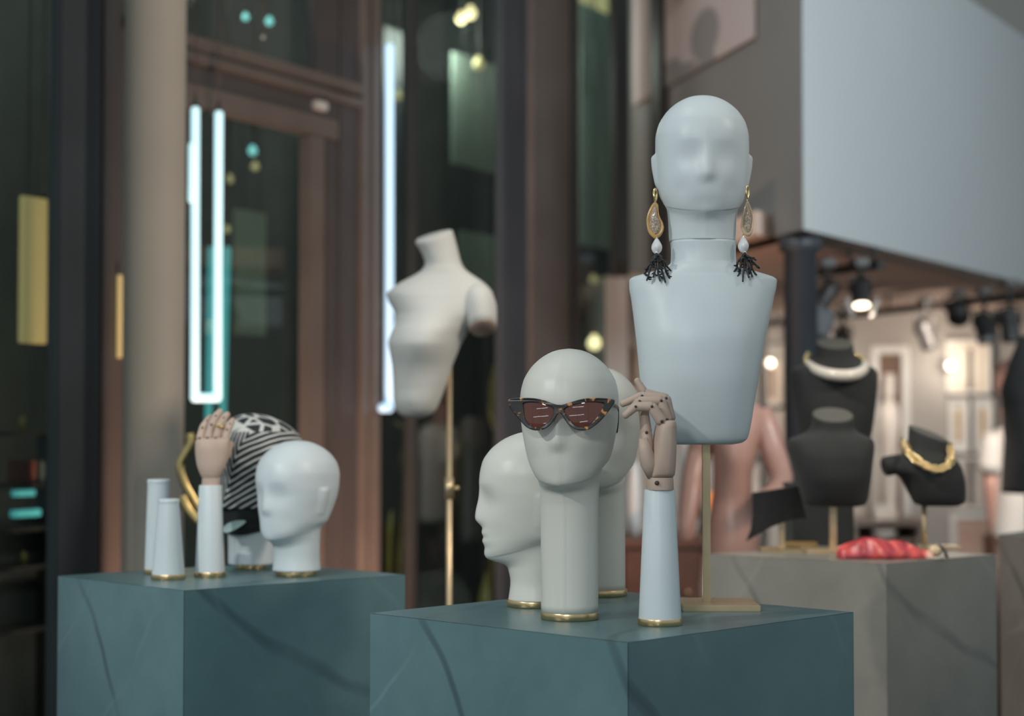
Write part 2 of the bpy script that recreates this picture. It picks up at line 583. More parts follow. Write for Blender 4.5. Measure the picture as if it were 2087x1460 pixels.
def view_loft(rows, d, base, N=48, ex=2.2, steps=5, yaw=0.0, disp=None):
    """rows (py, x_left, x_right, front_m, back_m, slope_x, slope_y) measured on the photo at distance d -> closed lofted mesh, local to base"""
    keys = sorted(tuple(r) for r in rows)
    pys = []
    for i in range(len(rows) - 1):
        for k in range(steps):
            pys.append(rows[i][0] + (rows[i + 1][0] - rows[i][0]) * k / steps)
    pys.append(rows[-1][0])
    rings = []
    for py in pys:
        xl, xr, fr, bk, sx, sy = interp(keys, py)
        c = P((xl + xr) / 2, py, d)
        a = (xr - xl) / 2 * mpp(d)
        ring = []
        for j in range(N):
            ph = 2 * PI * j / N
            x = a * spow(math.sin(ph), 2 / ex)
            cc = spow(math.cos(ph), 2 / ex)
            y = -fr * cc if cc > 0 else -bk * cc
            v = Vector((c.x + x, c.y + y, c.z + sx * x + sy * y))
            if disp:
                v = disp(v, ph, py)
            ring.append(v - base)
        rings.append(ring)
    return loft(rings)

# ------------------------------------------------------------------ mannequin heads
def head_mesh(H, zc, nw, nf, nb, wsc=1.0, nose=0.06, ear=0.02, soft=1.0, tilt=0.0, wband=None, infl=0.0, tmin=None, N=88, seam=0.0, neck_bot=None, mouth=0.0, jaw=1.0, crown_n=2.15, low=None):
    """face towards -Y, origin at the foot of the neck; H chin-to-crown, zc height of the chin, nw/nf/nb neck half width, front, back (in H)"""
    t0 = -zc / H
    nbw, nbf, nbb = neck_bot or (nw, nf, nb)
    keys = [(t0, nbw, nbf, nbb), (min(-0.14, t0 * 0.35), nw, nf, nb), (-0.055, nw, nf + 0.015, nb),
            (-0.01, nw * 1.01, nf + 0.07, nb), (0.015, 0.205 * jaw, 0.30, nb * 1.0), (0.05, 0.225 * jaw, 0.355, nb + 0.015), (0.12, 0.262 * jaw, 0.385, nb + 0.05),
            (0.22, 0.295, 0.395, 0.30), (0.34, 0.322, 0.400, 0.385), (0.46, 0.342, 0.402, 0.44), (0.56, 0.350, 0.412, 0.465), (0.66, 0.349, 0.418, 0.475),
            (0.76, 0.330, 0.400, 0.455), (0.85, 0.283, 0.345, 0.395), (0.92, 0.217, 0.265, 0.305), (0.965, 0.148, 0.180, 0.207), (0.99, 0.082, 0.098, 0.112), (1.0, 0.012, 0.014, 0.015)]
    if low:
        keys = [(t0,) + keys[0][1:]] + [k for k in low if k[0] > t0 + 0.01] + [k for k in keys if k[0] > low[-1][0] + 0.02]
    if keys[1][0] <= keys[0][0]:
        keys.pop(1)
    ts = []
    n_neck = 14
    for i in range(n_neck):
        ts.append(t0 + (-0.14 - t0) * i / n_neck if t0 < -0.16 else t0 + (-0.06 - t0) * i / n_neck)
    s = ts[-1] + 0.01
    for i in range(22):
        ts.append(-0.13 + (0.06 + 0.13) * i / 22 if t0 < -0.16 else -0.055 + 0.115 * i / 22)
    for i in range(54):
        ts.append(0.06 + (0.80 - 0.06) * i / 54)
    for i in range(25):
        ts.append(0.80 + 0.20 * math.sin(PI / 2 * i / 24))
    ts = sorted(set(ts))
    rings = []
    for t in ts:
        if tmin is not None and t < tmin:
            continue
        w, df, db = interp(keys, t)
        w *= wsc if t > 0.05 else (1 + (wsc - 1) * max(0, t / 0.05))
        shear = 0.30 * (gau(t, 0.16) if t > 0 else gau(t, 0.07))
        ring = []
        for j in range(N):
            ph = 2 * PI * j / N
            s_, c_ = math.sin(ph), math.cos(ph)
            n = crown_n if t > 0.05 else 2.0
            x = w * spow(s_, 2 / n)
            y = -(df if c_ > 0 else db) * spow(c_, 2 / n)
            if c_ > 0 and t > -0.02:
                fw = c_ ** 0.6
                ax = abs(x)
                # nose wedge, widening downwards, cut back under the tip
                na = nose * sst(0.64, 0.35, t) * sst(0.255, 0.345, t) if t < 0.64 else 0
                sg = 0.045 + 0.020 * sst(0.60, 0.36, t)
                y -= na * (0.6 * gau(x, sg) + 0.4 * max(0, 1 - ax / 0.075)) * fw
                # eye hollows and brow
                y += 0.026 * soft * gau(ax - 0.145, 0.10) * gau(t - 0.47, 0.10) * fw
                y -= 0.010 * soft * gau(ax - 0.11, 0.14) * gau(t - 0.605, 0.05) * fw
                # cheeks, mouth and chin
                y += 0.016 * gau(ax - 0.20, 0.07) * gau(t - 0.22, 0.09) * fw
                y += mouth * 0.5 * gau(x, 0.10) * gau(t - 0.285, 0.022) * fw
                y -= mouth * gau(x, 0.085) * gau(t - 0.235, 0.020) * fw
                y += mouth * 1.0 * gau(x, 0.09) * gau(t - 0.20, 0.014) * fw
                y -= mouth * 0.9 * gau(x, 0.08) * gau(t - 0.172, 0.018) * fw
                y += mouth * 0.9 * gau(x, 0.12) * gau(t - 0.125, 0.025) * fw
                y -= (0.012 + mouth * 0.5) * gau(x, 0.10) * gau(t - 0.055, 0.045) * fw
            if seam and c_ > 0:
                y -= seam * max(0, 1 - abs(x) / 0.012)
            if ear and 0.24 < t < 0.56:
                q = gau(y - 0.03 - 0.10 * (t - 0.4), 0.055)
                e = ear * sst(0.245, 0.31, t) * sst(0.555, 0.515, t) * (0.55 + 0.45 * sst(0.27, 0.48, t)) * sst(0.25, 0.6, q)
                x += math.copysign(e, s_)
            sh = shear if t > -0.14 else 0
            z = t + sh * (min(y, 0.05) + 0.36)
            k = 1 + infl
            v = Vector((x * H * k, y * H * k, zc + (z * H if infl == 0 else (z - 0.45) * H * k + 0.45 * H)))
            ring.append(v)
        rings.append(ring)
    me = loft(rings)
    if tilt:
        piv = Vector((0, 0, zc))
        R = Matrix.Rotation(tilt, 3, 'X')
        for v in me.vertices:
            f = sst(zc - 0.06, zc + 0.02, v.co.z)
            if f > 0:
                v.co = v.co.lerp(piv + R @ (v.co - piv), f)
    return me

def brass_disc(parent, r, h=0.011):
    o = link('brass_base', lathe([(r * 0.97, 0), (r, 0.0012), (r, h - 0.0015), (r * 0.985, h), (r * 0.3, h)], 48), M['brass'], parent)
    return sharp(o, 50)

# ================================================================== THE SETTING
# left shopfront: a glazed facade that runs away to the right
FD = Vector((0.471, 0.882, 0)).normalized()
FN = Vector((0.882, -0.471, 0)).normalized()
FC = -3.845
def facade(px, off=0.0):
    r = (px - W / 2) / F / CP
    # plane x - 0.534 y = FC shifted by off towards the camera
    base = Vector((FC, 0, 0)) + FN * off
    k = FN.dot(base) / (FN.x * r + FN.y)
    return Vector((r * k, k, 0))
def fz(px, py, off=0.0):
    return P(px, py, facade(px, off).y).z

def fbox(name, px0, px1, z0, z1, off, thick, m, parent=None, bevel=0.0):
    if off > -0.2 and thick > 0.05:
        off, thick = off * 0.3, 0.04
    a, b = facade(px0, off), facade(px1, off)
    L = (b - a).length
    ang = math.atan2(FD.y, FD.x)
    rot = Matrix.Rotation(ang, 3, 'Z')
    c = (a + b) / 2 - FN * (thick / 2)
    return link(name, box_mesh((L, thick, z1 - z0), (c.x, c.y, (z0 + z1) / 2), bevel, rot), m, parent, False)

ZT = 4.6
floor = struct(link('floor', box_mesh((16, 22, 0.1), (0, 4.5, -0.05)), M['floor'], None, False))

def sempty(name):
    o = bpy.data.objects.new(name, None)
    COL.objects.link(o)
    return struct(o)

# window bay at the far left
w1 = sempty('window_1')
fbox('glass_pane', -360, 118, 0, ZT, -0.03, 0.01, M['glass'], w1)
fbox('mullion', -420, -360, 0, ZT, 0.03, 0.12, M['bronze_d'], w1)
struct(fbox('trim_1', 118, 205, 0, ZT, 0.10, 0.16, M['navy_panel'], None, 0.006))
t2 = struct(fbox('trim_2', 205, 252, 0, ZT, 0.06, 0.14, M['bronze'], None, 0.006))
# door bay
d1 = sempty('door_1')
fbox('glass_pane', 250, 632, 0.02, fz(375, 213), -0.05, 0.01, M['glass'], d1)
fbox('top_rail', 250, 690, fz(375, 213), fz(375, 165), 0.0, 0.07, M['bronze'], d1, 0.004)
fbox('stile', 628, 662, 0.02, fz(375, 213), 0.0, 0.07, M['bronze'], d1, 0.004)
fbox('stile', 664, 690, 0.02, fz(375, 213), -0.02, 0.07, M['bronze_d'], d1, 0.004)
fbox('hinge', 645, 668, fz(650, 225), fz(650, 207), 0.015, 0.03, M['pale_dim'], d1, 0.003)
struct(fbox('trim_3', 250, 740, fz(375, 125), fz(375, 103), 0.05, 0.15, M['bronze'], None, 0.004))
struct(fbox('trim_4', 250, 740, fz(375, 97), fz(375, 72), 0.09, 0.19, M['bronze'], None, 0.004))
struct(fbox('trim_5', 250, 740, fz(375, 165), fz(375, 125), -0.01, 0.12, M['bronze_d'], None))
w2 = sempty('window_2')
fbox('glass_pane', 250, 640, fz(375, 72), ZT, -0.05, 0.01, M['glass'], w2)
fbox('mullion', 640, 690, fz(375, 72), ZT, 0.0, 0.08, M['bronze_d'], w2, 0.004)
struct(fbox('trim_6', 690, 738, 0, ZT, 0.0, 0.10, M['bronze_d'], None, 0.005))
struct(fbox('trim_7', 738, 753, 0, ZT, 0.05, 0.14, M['bronze'], None, 0.005))
struct(fbox('trim_8', 759, 777, 0, ZT, 0.05, 0.14, M['bronze'], None, 0.005))
struct(fbox('trim_9', 750, 762, 0, ZT, 0.0, 0.08, M['bronze_d'], None))
w3 = sempty('window_3')
fbox('glass_pane', 774, 1086, 0, ZT, -0.05, 0.01, M['glass'], w3)
fbox('mullion', 838, 850, 0, ZT, -0.10, 0.06, M['black_metal'], w3)
fbox('mullion', 1026, 1088, 0, ZT, -0.02, 0.10, M['navy_panel'], w3, 0.005)
struct(fbox('trim_10', 1086, 1162, 0, ZT, 0.06, 0.16, M['bronze'], None, 0.006))
struct(fbox('trim_11', 1164, 1182, 0, ZT, 0.0, 0.12, M['bronze_d'], None, 0.005))
w4 = sempty('window_4')
fbox('glass_pane', 1180, 1262, 0, ZT, -0.05, 0.01, M['glass'], w4)
fbox('mullion', 1258, 1284, 0, ZT, 0.02, 0.12, M['black_metal'], w4, 0.005)
# dark room behind the facade glass
struct(fbox('ceiling_interior', -420, 1300, ZT, ZT + 0.08, -0.06, 1.5, M['dark_int']))
struct(fbox('wall_interior', -420, 1300, 0, ZT, -1.45, 0.1, M['dark_int']))

# round tan column in front of the facade
cc = facade(313, 0.22)
cr = 62 * mpp(cc.y)
col_o = link('round_column', lathe([(cr * 1.03, 0), (cr * 1.03, 0.08), (cr, 0.085), (cr, ZT)], 64), M['tan'])
col_o.location = cc
tag(col_o, 'tan round column in front of the glazed shopfront', 'column')

# grey side wall and pale fascia of the shop on the right: an acute corner over the shop entrance
CK = P(1637, 467, 6.0)
ZS = CK.z
LK = P(1283, 559, 7.9)
RK = Vector((CK.x + 0.5 * 3.4, CK.y + 0.866 * 3.4, ZS))
ZF = P(1985, 0, 7.70).z
fn = Vector((0.866, -0.5, 0))
gl = Vector((LK.x - CK.x, LK.y - CK.y, 0)).normalized()
gn = Vector((gl.y, -gl.x, 0))
if gn.x > 0:
    gn = -gn
c2 = Vector((CK.x, CK.y, 0))
r2 = Vector((RK.x, RK.y, 0))
l2 = Vector((LK.x, LK.y, 0))
struct(link('wall_fascia', prism([c2, r2, r2 - fn * 0.12, c2 + gl * 0.175 - gn * 0.09], ZS, ZF), M['fascia'], None, False))
struct(link('wall_side', prism([c2 + gl * 0.004, l2, l2 - gn * 0.10, c2 + gl * 0.16 - gn * 0.10], ZS, ZT), M['shaded_wall'], None, False))
# upper wall and beam seen over the fascia's far end
struct(link('wall_upper', box_mesh((6.0, 0.1, 3.2), (4.2, 10.6, 4.2)), M['shop_wall'], None, False))
struct(link('trim_12', prism([c2 - fn * 0.5 + gl * 0.3, r2 - fn * 0.5, r2 - fn * 0.8, c2 - fn * 0.8 + gl * 0.3], ZF + 0.02, ZF + 0.14), M['black_metal'], None, False))
# shop interior
struct(link('ceiling', prism([c2 + gl * 0.10 - fn * 0.13, r2 - fn * 0.13, Vector((6.5, 11.0, 0)), Vector((0.2, 11.0, 0)), l2 - gn * 0.11], ZS, ZS + 0.08), M['shop_ceiling'], None, False))
WBY = 10.6
struct(link('wall_back', box_mesh((7.4, 0.1, ZS), (3.6, WBY + 0.05, ZS / 2)), M['shop_wall'], None, False))
struct(link('wall_right', box_mesh((0.1, 5.0, ZS), (5.2, 8.4, ZS / 2)), M['shop_wall'], None, False))
struct(link('wall_partition', box_mesh((0.1, 2.6, ZS), (0.46, 9.35, ZS / 2)), M['shop_wall'], None, False))
struct(link('floor_shop', box_mesh((6.4, 5.4, 0.02), (3.4, 8.2, 0.01)), M['shop_floor'], None, False))

# dark steel column under the acute corner
ck2 = c2 - fn * 0.18 + gl * 0.12
sc_o = link('steel_column', lathe([(0.085, 0), (0.085, 0.03), (0.056, 0.04), (0.056, ZS - 0.06), (0.072, ZS - 0.055), (0.072, ZS - 0.002)], 40), M['navy_panel'])
kx = P(1632, 600, ck2.y)
sc_o.location = (kx.x, ck2.y, 0)
tag(sc_o, 'dark blue-grey steel column under the corner of the pale fascia', 'column')

# post and painted patch of light on the grey side wall
def side_point(px, off=0.0):
    r = (px - W / 2) / F / CP
    o = c2 + gn * off
    k = gn.dot(o) / (gn.x * r + gn.y)
    return Vector((r * k, k, 0))
p0, p1 = side_point(1326, 0.04), side_point(1345, 0.04)
struct(link('trim_13', prism([p0, p1, p1 - gn * 0.037, p0 - gn * 0.037], ZS, ZT), M['black_metal'], None, False))
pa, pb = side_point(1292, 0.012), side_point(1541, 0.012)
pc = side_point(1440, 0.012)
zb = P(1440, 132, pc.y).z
pr_e = thing('wall_light_patch', 'pale pinkish patch of light with a dark head silhouette, painted on a sheet, on the grey side wall', 'wall print', pc + Vector((0, 0, zb)), math.atan2(-gl.y, -gl.x))  # patch of light modelled as a sheet
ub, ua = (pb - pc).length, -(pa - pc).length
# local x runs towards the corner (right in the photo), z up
link('light_patch_sheet', box_mesh((ub - ua, 0.008, 1.5), ((ua + ub) / 2, 0, 0.75)), M['print'], pr_e, False)

# ================================================================== THINGS BEHIND THE FACADE GLASS
def fpt(px, py, off):
    b = facade(px, off)
    return P(px, py, b.y)
def inside_box(name, x0, x1, y0, y1, off, thick, m, label, cat, group=None, bevel=0.003):
    xm = (x0 + x1) / 2
    o = fbox(name, x0, x1, fz(xm, y1, off), fz(xm, y0, off), off, thick, m, None, bevel)
    if off < -0.1 and y1 - y0 > 50:
        zt0 = fz(xm, y0, off)
        for q in (0.2, 0.8):
            c = facade(x0 + (x1 - x0) * q, off - thick / 2)
            link('hanging_wire', tube([(c.x, c.y, zt0 - 0.01), (c.x, c.y, ZT)], 0.0025, 6), M['black_metal'], o)
    return tag(o, label, cat, group)

def bulb_thing(name, px, py, off, r_px, m, label, cat='light', group=None):
    c = fpt(px, py, off)
    r = r_px * mpp(c.y)
    t = thing(name, label, cat, c, 0, group)
    prof = [(0.05 * r, -r)] + [(r * math.cos(a), r * math.sin(a)) for a in [(-70 + 14 * k) * PI / 180 for k in range(10)]] + [(0.42 * r, r * 0.95), (0.42 * r, r * 1.3), (0.05 * r, r * 1.32)]
    link('bulb', lathe(prof, 20), m, t)
    link('cord', tube([(0, 0, r * 1.3), (0, 0, ZT - c.z)], 0.003, 8), M['black_metal'], t)
    return t

# far left bay
inside_box('lit_panel', 46, 96, 402, 700, -0.3, 0.02, M['yellow_win'], 'yellow lit panel behind the leftmost glass', 'lit panel')
def shelf_unit():
    a, b = facade(-40, -0.45), facade(112, -0.45)
    t = thing('display_shelf', 'dark shelf unit behind the leftmost glass', 'shelf', (a + b) / 2, math.atan2(FD.y, FD.x))
    L = (b - a).length + 0.04
    zs = [fz(66, y, -0.6) for y in (882, 982, 1066, 1140, 1260)]
    link('back_panel', box_mesh((L, 0.02, 1.2), (0, 0.09, 0.6)), M['navy_panel'], t, False)
    for s in (-1, 1):
        link('upright', box_mesh((0.015, 0.16, 1.45), (s * L / 2, 0.0, 0.725)), M['black_metal'], t, False)
    for z in zs:
        link('shelf_board', box_mesh((L - 0.02, 0.16, 0.012), (0, 0, z)), M['black_metal'], t, False)
    return zs
zsh = shelf_unit()
def on_shelf(name, px, py_c, w_px, h_px, z, m, label, cat, shape='box'):
    b = facade(px, -0.43)
    s = mpp(b.y)
    if shape == 'box':
        o = link(name, box_mesh((w_px * s, 0.10, h_px * s), (0, 0, h_px * s / 2), 0.003), m, None, False)
    else:
        r, h = w_px * s / 2, h_px * s
        o = link(name, lathe([(r * 0.4, 0), (r * 0.8, h * 0.15), (r, h * 0.5), (r * 0.7, h * 0.85), (r * 0.45, h), (r * 0.3, h)], 24), m)
    o.location = (b.x, b.y, z + 0.007)
    o.rotation_euler = (0, 0, math.atan2(FD.y, FD.x))
    return tag(o, label, cat)
on_shelf('vase', 46, 860, 14, 30, zsh[0], M['ochre'], 'small ochre vase on the top shelf behind the leftmost glass', 'vase', 'round')
on_shelf('bowl', 50, 820, 26, 16, zsh[0] + 0.045, M['pale_dim'], 'pale bowl on the top shelf behind the leftmost glass', 'bowl', 'round') if False else None
on_shelf('book', 46, 950, 12, 46, zsh[1], M['book_red'], 'dull red book on the shelf behind the leftmost glass', 'book')
on_shelf('book', 63, 950, 14, 44, zsh[1], M['book_grey'], 'grey-green book beside the red one on the shelf', 'book')
inside_box('light_strip', 34, 76, 999, 1012, -0.355, 0.02, M['led_cyan'], 'upper short cyan light strip behind the leftmost glass', 'light strip')
inside_box('light_strip', 32, 88, 1039, 1054, -0.355, 0.02, M['led_cyan'], 'lower and longer cyan light strip behind the leftmost glass', 'light strip')
on_shelf('vase', 50, 1110, 20, 26, zsh[3], M['ochre'], 'dull ochre pot on the lower shelf behind the leftmost glass', 'vase', 'round')

# narrow lit slit beside the tan column
inside_box('lit_panel', 243, 250, 560, 730, 0.032, 0.012, M['yellow_win'], 'narrow yellow lit slit beside the tan column', 'lit panel')

# U-shaped LED light in the door glass
def led_thing(name, label, pts, off, r_px, m, cat='light'):
    w = [fpt(x, y, off) for x, y in pts]
    base = w[0]
    t = thing(name, label, cat, base)
    r = r_px * mpp(base.y)
    return t, [p - base for p in w], r
def bars(t, p, r, m):
    for a, b in zip(p[:-1], p[1:]):
        link('light_tube', capsule(a, b, r, r, 14), m, t)
t, p, r = led_thing('led_light', 'bright U-shaped white LED tube light hanging behind the wooden hand', [(398, 224), (397, 811), (443, 811), (446, 233)], 0.06, 9.0, M['led'])
bars(t, p, r, M['led'])
for q in (p[0], p[3]):
    link('end_cap', capsule(q + Vector((0, 0, r)), q + Vector((0, 0, r * 1.8)), r * 0.7, r * 0.6, 12), M['black_metal'], t)
    link('cable', tube([q + Vector((0, 0, r)), q + Vector((0, 0, ZT - 0.2 - (q.z + t.location.z)))], 0.0025, 8), M['black_metal'], t)
t, p, r = led_thing('led_light', 'short extra bright LED bar beside the left leg of the U-shaped light', [(391, 296), (390, 408)], 0.10, 6.5, M['led'])
bars(t, p, r, M['led'])
t, p, r = led_thing('led_light', 'dim cyan reflection of the U-shaped light, built as twin glowing bars deeper behind it', [(431, 508), (424, 905)], -0.3, 7.5, M['led_cyan'])  # cyan reflection modelled as glowing bars
bars(t, p, r, M['led_cyan'])
a_ = fpt(463, 508, -0.3) - t.location
b_ = fpt(452, 905, -0.3) - t.location
link('light_tube', capsule(a_, b_, r, r, 14), M['led_cyan'], t)  # part of the cyan reflection
t, p, r = led_thing('led_light', 'tall vertical white LED tube light with a short foot behind the torso form', [(794, 96), (793, 832), (779, 832)], 0.05, 9.0, M['led_blue'])
bars(t, p, r, M['led_blue'])

bulb_thing('pendant_bulb', 501, 35, -0.7, 7, M['cyan_bulb'], 'left one of two cyan pendant bulbs above the door')
bulb_thing('pendant_bulb', 549, 44, -0.7, 8, M['cyan_bulb'], 'right one of two cyan pendant bulbs above the door')
bulb_thing('pendant_bulb', 536, 76, 0.16, 4, M['pale_dim'], 'tiny pale bulb just under the two cyan ones')
bulb_thing('pendant_bulb', 515, 308, -0.7, 9, M['cyan_bulb'], 'bright cyan bulb behind the door glass')
bulb_thing('pendant_bulb', 520, 340, -0.9, 8, M['dim_bulb'], 'dim yellowish bulb under the bright cyan one')
bulb_thing('pendant_bulb', 468, 366, -0.8, 8, M['dim_bulb'], 'dim warm bulb right of the U-shaped light')
bulb_thing('pendant_bulb', 463, 468, -0.6, 7, M['dim_bulb'], 'small pale bulb halfway up the U-shaped light')
inside_box('glass_patch', 482, 542, 430, 684, -0.9, 0.02, M['green_patch'], 'dim grey-green sheet behind the door glass', 'screen')
# middle window: sage sheets stand in for reflections in the glass
inside_box('glass_patch', 925, 1016, 120, 345, -0.6, 0.02, M['green_patch'], 'sage green sheet standing in for a reflection high in the dark window above the torso form', 'screen')
inside_box('glass_patch', 940, 1018, 476, 600, -0.8, 0.02, M['green_patch'], 'dim sage sheet standing in for a reflection behind the shoulder of the torso form', 'screen')
inside_box('glass_patch', 780, 832, 60, 430, -0.7, 0.02, M['navy_panel'], 'dark sheet right of the tall LED tube', 'screen')
bulb_thing('pendant_bulb', 940, 38, -0.5, 11, M['warm_bulb'], 'left and dimmer of two warm bulbs at the top of the dark window')
bulb_thing('pendant_bulb', 959, 27, -0.45, 12, M['warm_bulb'], 'right and brighter of two warm bulbs at the top of the dark window')
bulb_thing('pendant_bulb', 976, 131, -0.45, 12, M['dim_bulb'], 'dim oval bulb in front of the sage green reflection patch')
bulb_thing('pendant_bulb', 810, 195, -0.6, 10, M['dim_bulb'], 'dim amber bulb beside the tall LED tube')
# narrow window
inside_box('glass_patch', 1186, 1256, 20, 505, -0.7, 0.02, M['green_patch'], 'tall grey-green sheet in the narrow window', 'screen')
inside_box('lit_panel', 1186, 1242, -30, 28, -0.9, 0.02, M['dim_bulb'], 'small yellowish lit panel at the top of the narrow window', 'lit panel')
bulb_thing('pendant_bulb', 1211, 700, -0.3, 13, M['warm_bulb'], 'bright warm bulb low in the narrow window')
bulb_thing('pendant_bulb', 1210, 570, -0.6, 8, M['dim_bulb'], 'dim bulb in the narrow window above the bright one')

# gold reflections in the dark window, modelled as ochre ribbons
def streak(label, pts, off, widths):
    w = [fpt(x, y, off) for x, y in pts]
    base = Vector((w[-1].x, w[-1].y, 0.0))
    path = smooth_path([q - base for q in w], 8)
    n = len(path)
    rad = []
    for i in range(n):
        u = i / (n - 1) * (len(widths) - 1)
        k = min(int(u), len(widths) - 2)
        rad.append((widths[k] + (widths[k + 1] - widths[k]) * (u - k)) * mpp(w[0].y))
    o = link('reflected_streak', tube(path, rad, 12, 0.35), M['ochre'])
    o.location = base
    return tag(o, label, 'decoration', 'reflected ochre streaks in the dark window')
zf = 1460
streak('reflected ochre streak in the dark window under the torso form', [(806, 862), (834, 884), (822, 930), (830, 985), (820, 1080), (812, 1160), (814, 1330)], -0.10, [5, 7, 9, 12, 7, 4, 3])
streak('short reflected ochre streak left of the torso stand', [(798, 1040), (793, 1090), (792, 1180), (793, 1330)], -0.10, [2, 7, 5, 3])
streak('upper reflected ochre streak right of the torso stand', [(1010, 740), (1006, 790), (1002, 850), (1016, 880), (1012, 930), (1004, 1000), (1002, 1250)], -0.10, [3, 10, 5, 10, 9, 3, 3])
streak('wide reflected ochre streak behind the chin of the profile head', [(996, 1165), (990, 1200), (984, 1260), (980, 1400)], -0.10, [5, 10, 14, 14])

# brass ribbon sculpture behind the left plinth
bs_base = Vector((P(390, 900, 4.45).x, 4.45, 0))
t = thing('brass_sculpture', 'curved brass ribbon sculpture beside the tan column', 'sculpture', bs_base)
def brib(pts, d, r):
    w = [P(x, y, d) - bs_base for x, y in pts]
    return link('ribbon', tube(smooth_path(w, 10), r, 14, 0.55), M['ochre_gold'], t)
M['ochre_gold'] = mat('satin_brass', (0.58, 0.44, 0.19), 0.3, 1.0, var=0.1)
brib([(386, 884), (388, 905), (374, 930), (366, 950), (376, 985), (392, 1015), (412, 1050), (430, 1085), (448, 1170), (452, 1460)], 4.45, 0.010)
brib([(370, 1012), (380, 1035), (400, 1060), (424, 1080), (445, 1120), (452, 1300), (452, 1460)], 4.42, 0.012)
b0 = P(452, 1460, 4.45) - bs_base
link('stand', lathe([(0.12, 0), (0.12, 0.02), (0.02, 0.03), (0.014, 0.05), (0.014, b0.z + 0.02)], 24), M['ochre_gold'], t).location = (b0.x, 0, 0)

# ================================================================== DISPLAY PLINTHS
def plinth(label, front, left, right, m, top=TOP):
    """front, left, right: ground points of the three visible top corners"""
    f, l, r = Vector(front), Vector(left), Vector(right)
    b = l + (r - f)
    c = (f + b) / 2
    t = thing('display_plinth', label, 'plinth', (c.x, c.y, 0), 0, 'stone display plinths')
    cs = [v - c for v in (f, r, b, l)]
    for v in cs:
        v.z = 0
    th = 0.02
    mid = Vector((0, 0, 0))
    inn = []
    n = 4
    for i in range(4):
        e0 = (cs[i] - cs[i - 1]).normalized()
        e1 = (cs[(i + 1) % 4] - cs[i]).normalized()
        s = abs(e0.x * e1.y - e0.y * e1.x)
        inn.append(cs[i] + (e1 - e0) * (th / s))
    g = 0.0006
    for i in range(4):
        j = (i + 1) % 4
        e = (cs[j] - cs[i]).normalized() * g
        quad_b = [cs[i] + e, cs[j] - e, inn[j] - e, inn[i] + e]
        v = [(q.x, q.y, 0.0) for q in quad_b] + [(cs[i].x + e.x, cs[i].y + e.y, top - g), (cs[j].x - e.x, cs[j].y - e.y, top - g), (inn[j].x - e.x, inn[j].y - e.y, top - th), (inn[i].x + e.x, inn[i].y + e.y, top - th)]
        fc = [(0, 1, 2, 3), (4, 5, 6, 7), (0, 1, 5, 4), (1, 2, 6, 5), (2, 3, 7, 6), (3, 0, 4, 7)]
        link('side_panel', pydata(v, fc), m, t, False)
    v = [(q.x, q.y, top) for q in cs] + [(q.x, q.y, top - th + g) for q in inn]
    fc = [(0, 1, 2, 3), (4, 5, 6, 7)] + [(i, (i + 1) % 4, 4 + (i + 1) % 4, 4 + i) for i in range(4)]
    link('top_slab', pydata(v, fc), m, t, False)
    return t
plinth('stone plinth in front, teal light cast in its colour, under the head with the sunglasses', G(1280, 1310), G(754, 1250), G(1740, 1248), M['stone_teal_cast'])
plinth('stone plinth on the left, teal light cast in its colour, under the striped headscarf', G(375, 1204), G(118, 1174), G(826, 1172), M['stone_teal_cast'])
plinth('grey stone plinth on the right, under the black busts', G(1808, 1149), G(1441, 1130), G(2031, 1130), M['stone_grey'])
f4 = P(2330, 1090, 4.15)
plinth('grey stone plinth cut off by the right edge of the photo', P(2250, 1120, 4.25), P(2037, 1091, 4.75), P(2420, 1090, 4.75), M['stone_grey'], TOP + 0.002)

# ================================================================== HEADS ON THE FRONT PLINTH
DISC = 0.0115
def mannequin_head(label, px, py, disc_px, m, yaw, **kw):
    g = G(px, py)
    t = thing('head_mannequin', label, 'mannequin head', g, yaw, 'mannequin heads on brass discs')
    brass_disc(t, disc_px * mpp(g.y))
    me = head_mesh(**kw)
    o = link('head', me, m, t)
    o.location = (0, 0, DISC - 0.0005)
    return t, g

# head with sunglasses, long straight neck
t_h1, g1 = mannequin_head('ivory mannequin head with a long neck, wearing the tortoiseshell sunglasses', 1161, 1262, 59, M['ivory'], math.radians(-14),
    H=0.213, zc=0.183, low=[(-0.30, 0.204, 0.204, 0.204), (-0.12, 0.206, 0.208, 0.206), (-0.05, 0.211, 0.225, 0.215), (0.0, 0.222, 0.30, 0.225), (0.05, 0.240, 0.352, 0.24), (0.12, 0.268, 0.380, 0.27), (0.20, 0.292, 0.392, 0.30)], nw=0.205, nf=0.205, nb=0.205, wsc=0.975, nose=0.04, ear=0.0, soft=0.9, seam=0.006, neck_bot=(0.202, 0.202, 0.202), jaw=1.0)
# profile head behind it, facing left
t_h2, g2 = mannequin_head('ivory mannequin head in profile facing left, behind the sunglasses head', 1090, 1236, 58, M['ivory'], math.radians(-84),
    H=0.212, zc=0.058, low=[(-0.14, 0.202, 0.185, 0.26), (-0.06, 0.206, 0.205, 0.26), (0.0, 0.216, 0.305, 0.26), (0.04, 0.230, 0.350, 0.265), (0.10, 0.258, 0.380, 0.285), (0.20, 0.292, 0.396, 0.32)], nw=0.225, nf=0.20, nb=0.27, wsc=0.98, nose=0.055, ear=0.012, mouth=0.007)
# third head, mostly hidden
t_h3, g3 = mannequin_head('ivory mannequin head with a long neck, half hidden behind the sunglasses head', 1222, 1214, 56, M['ivory'], math.radians(-10),
    H=0.213, zc=0.165, nw=0.205, nf=0.205, nb=0.205, wsc=0.95, nose=0.045, ear=0.0)

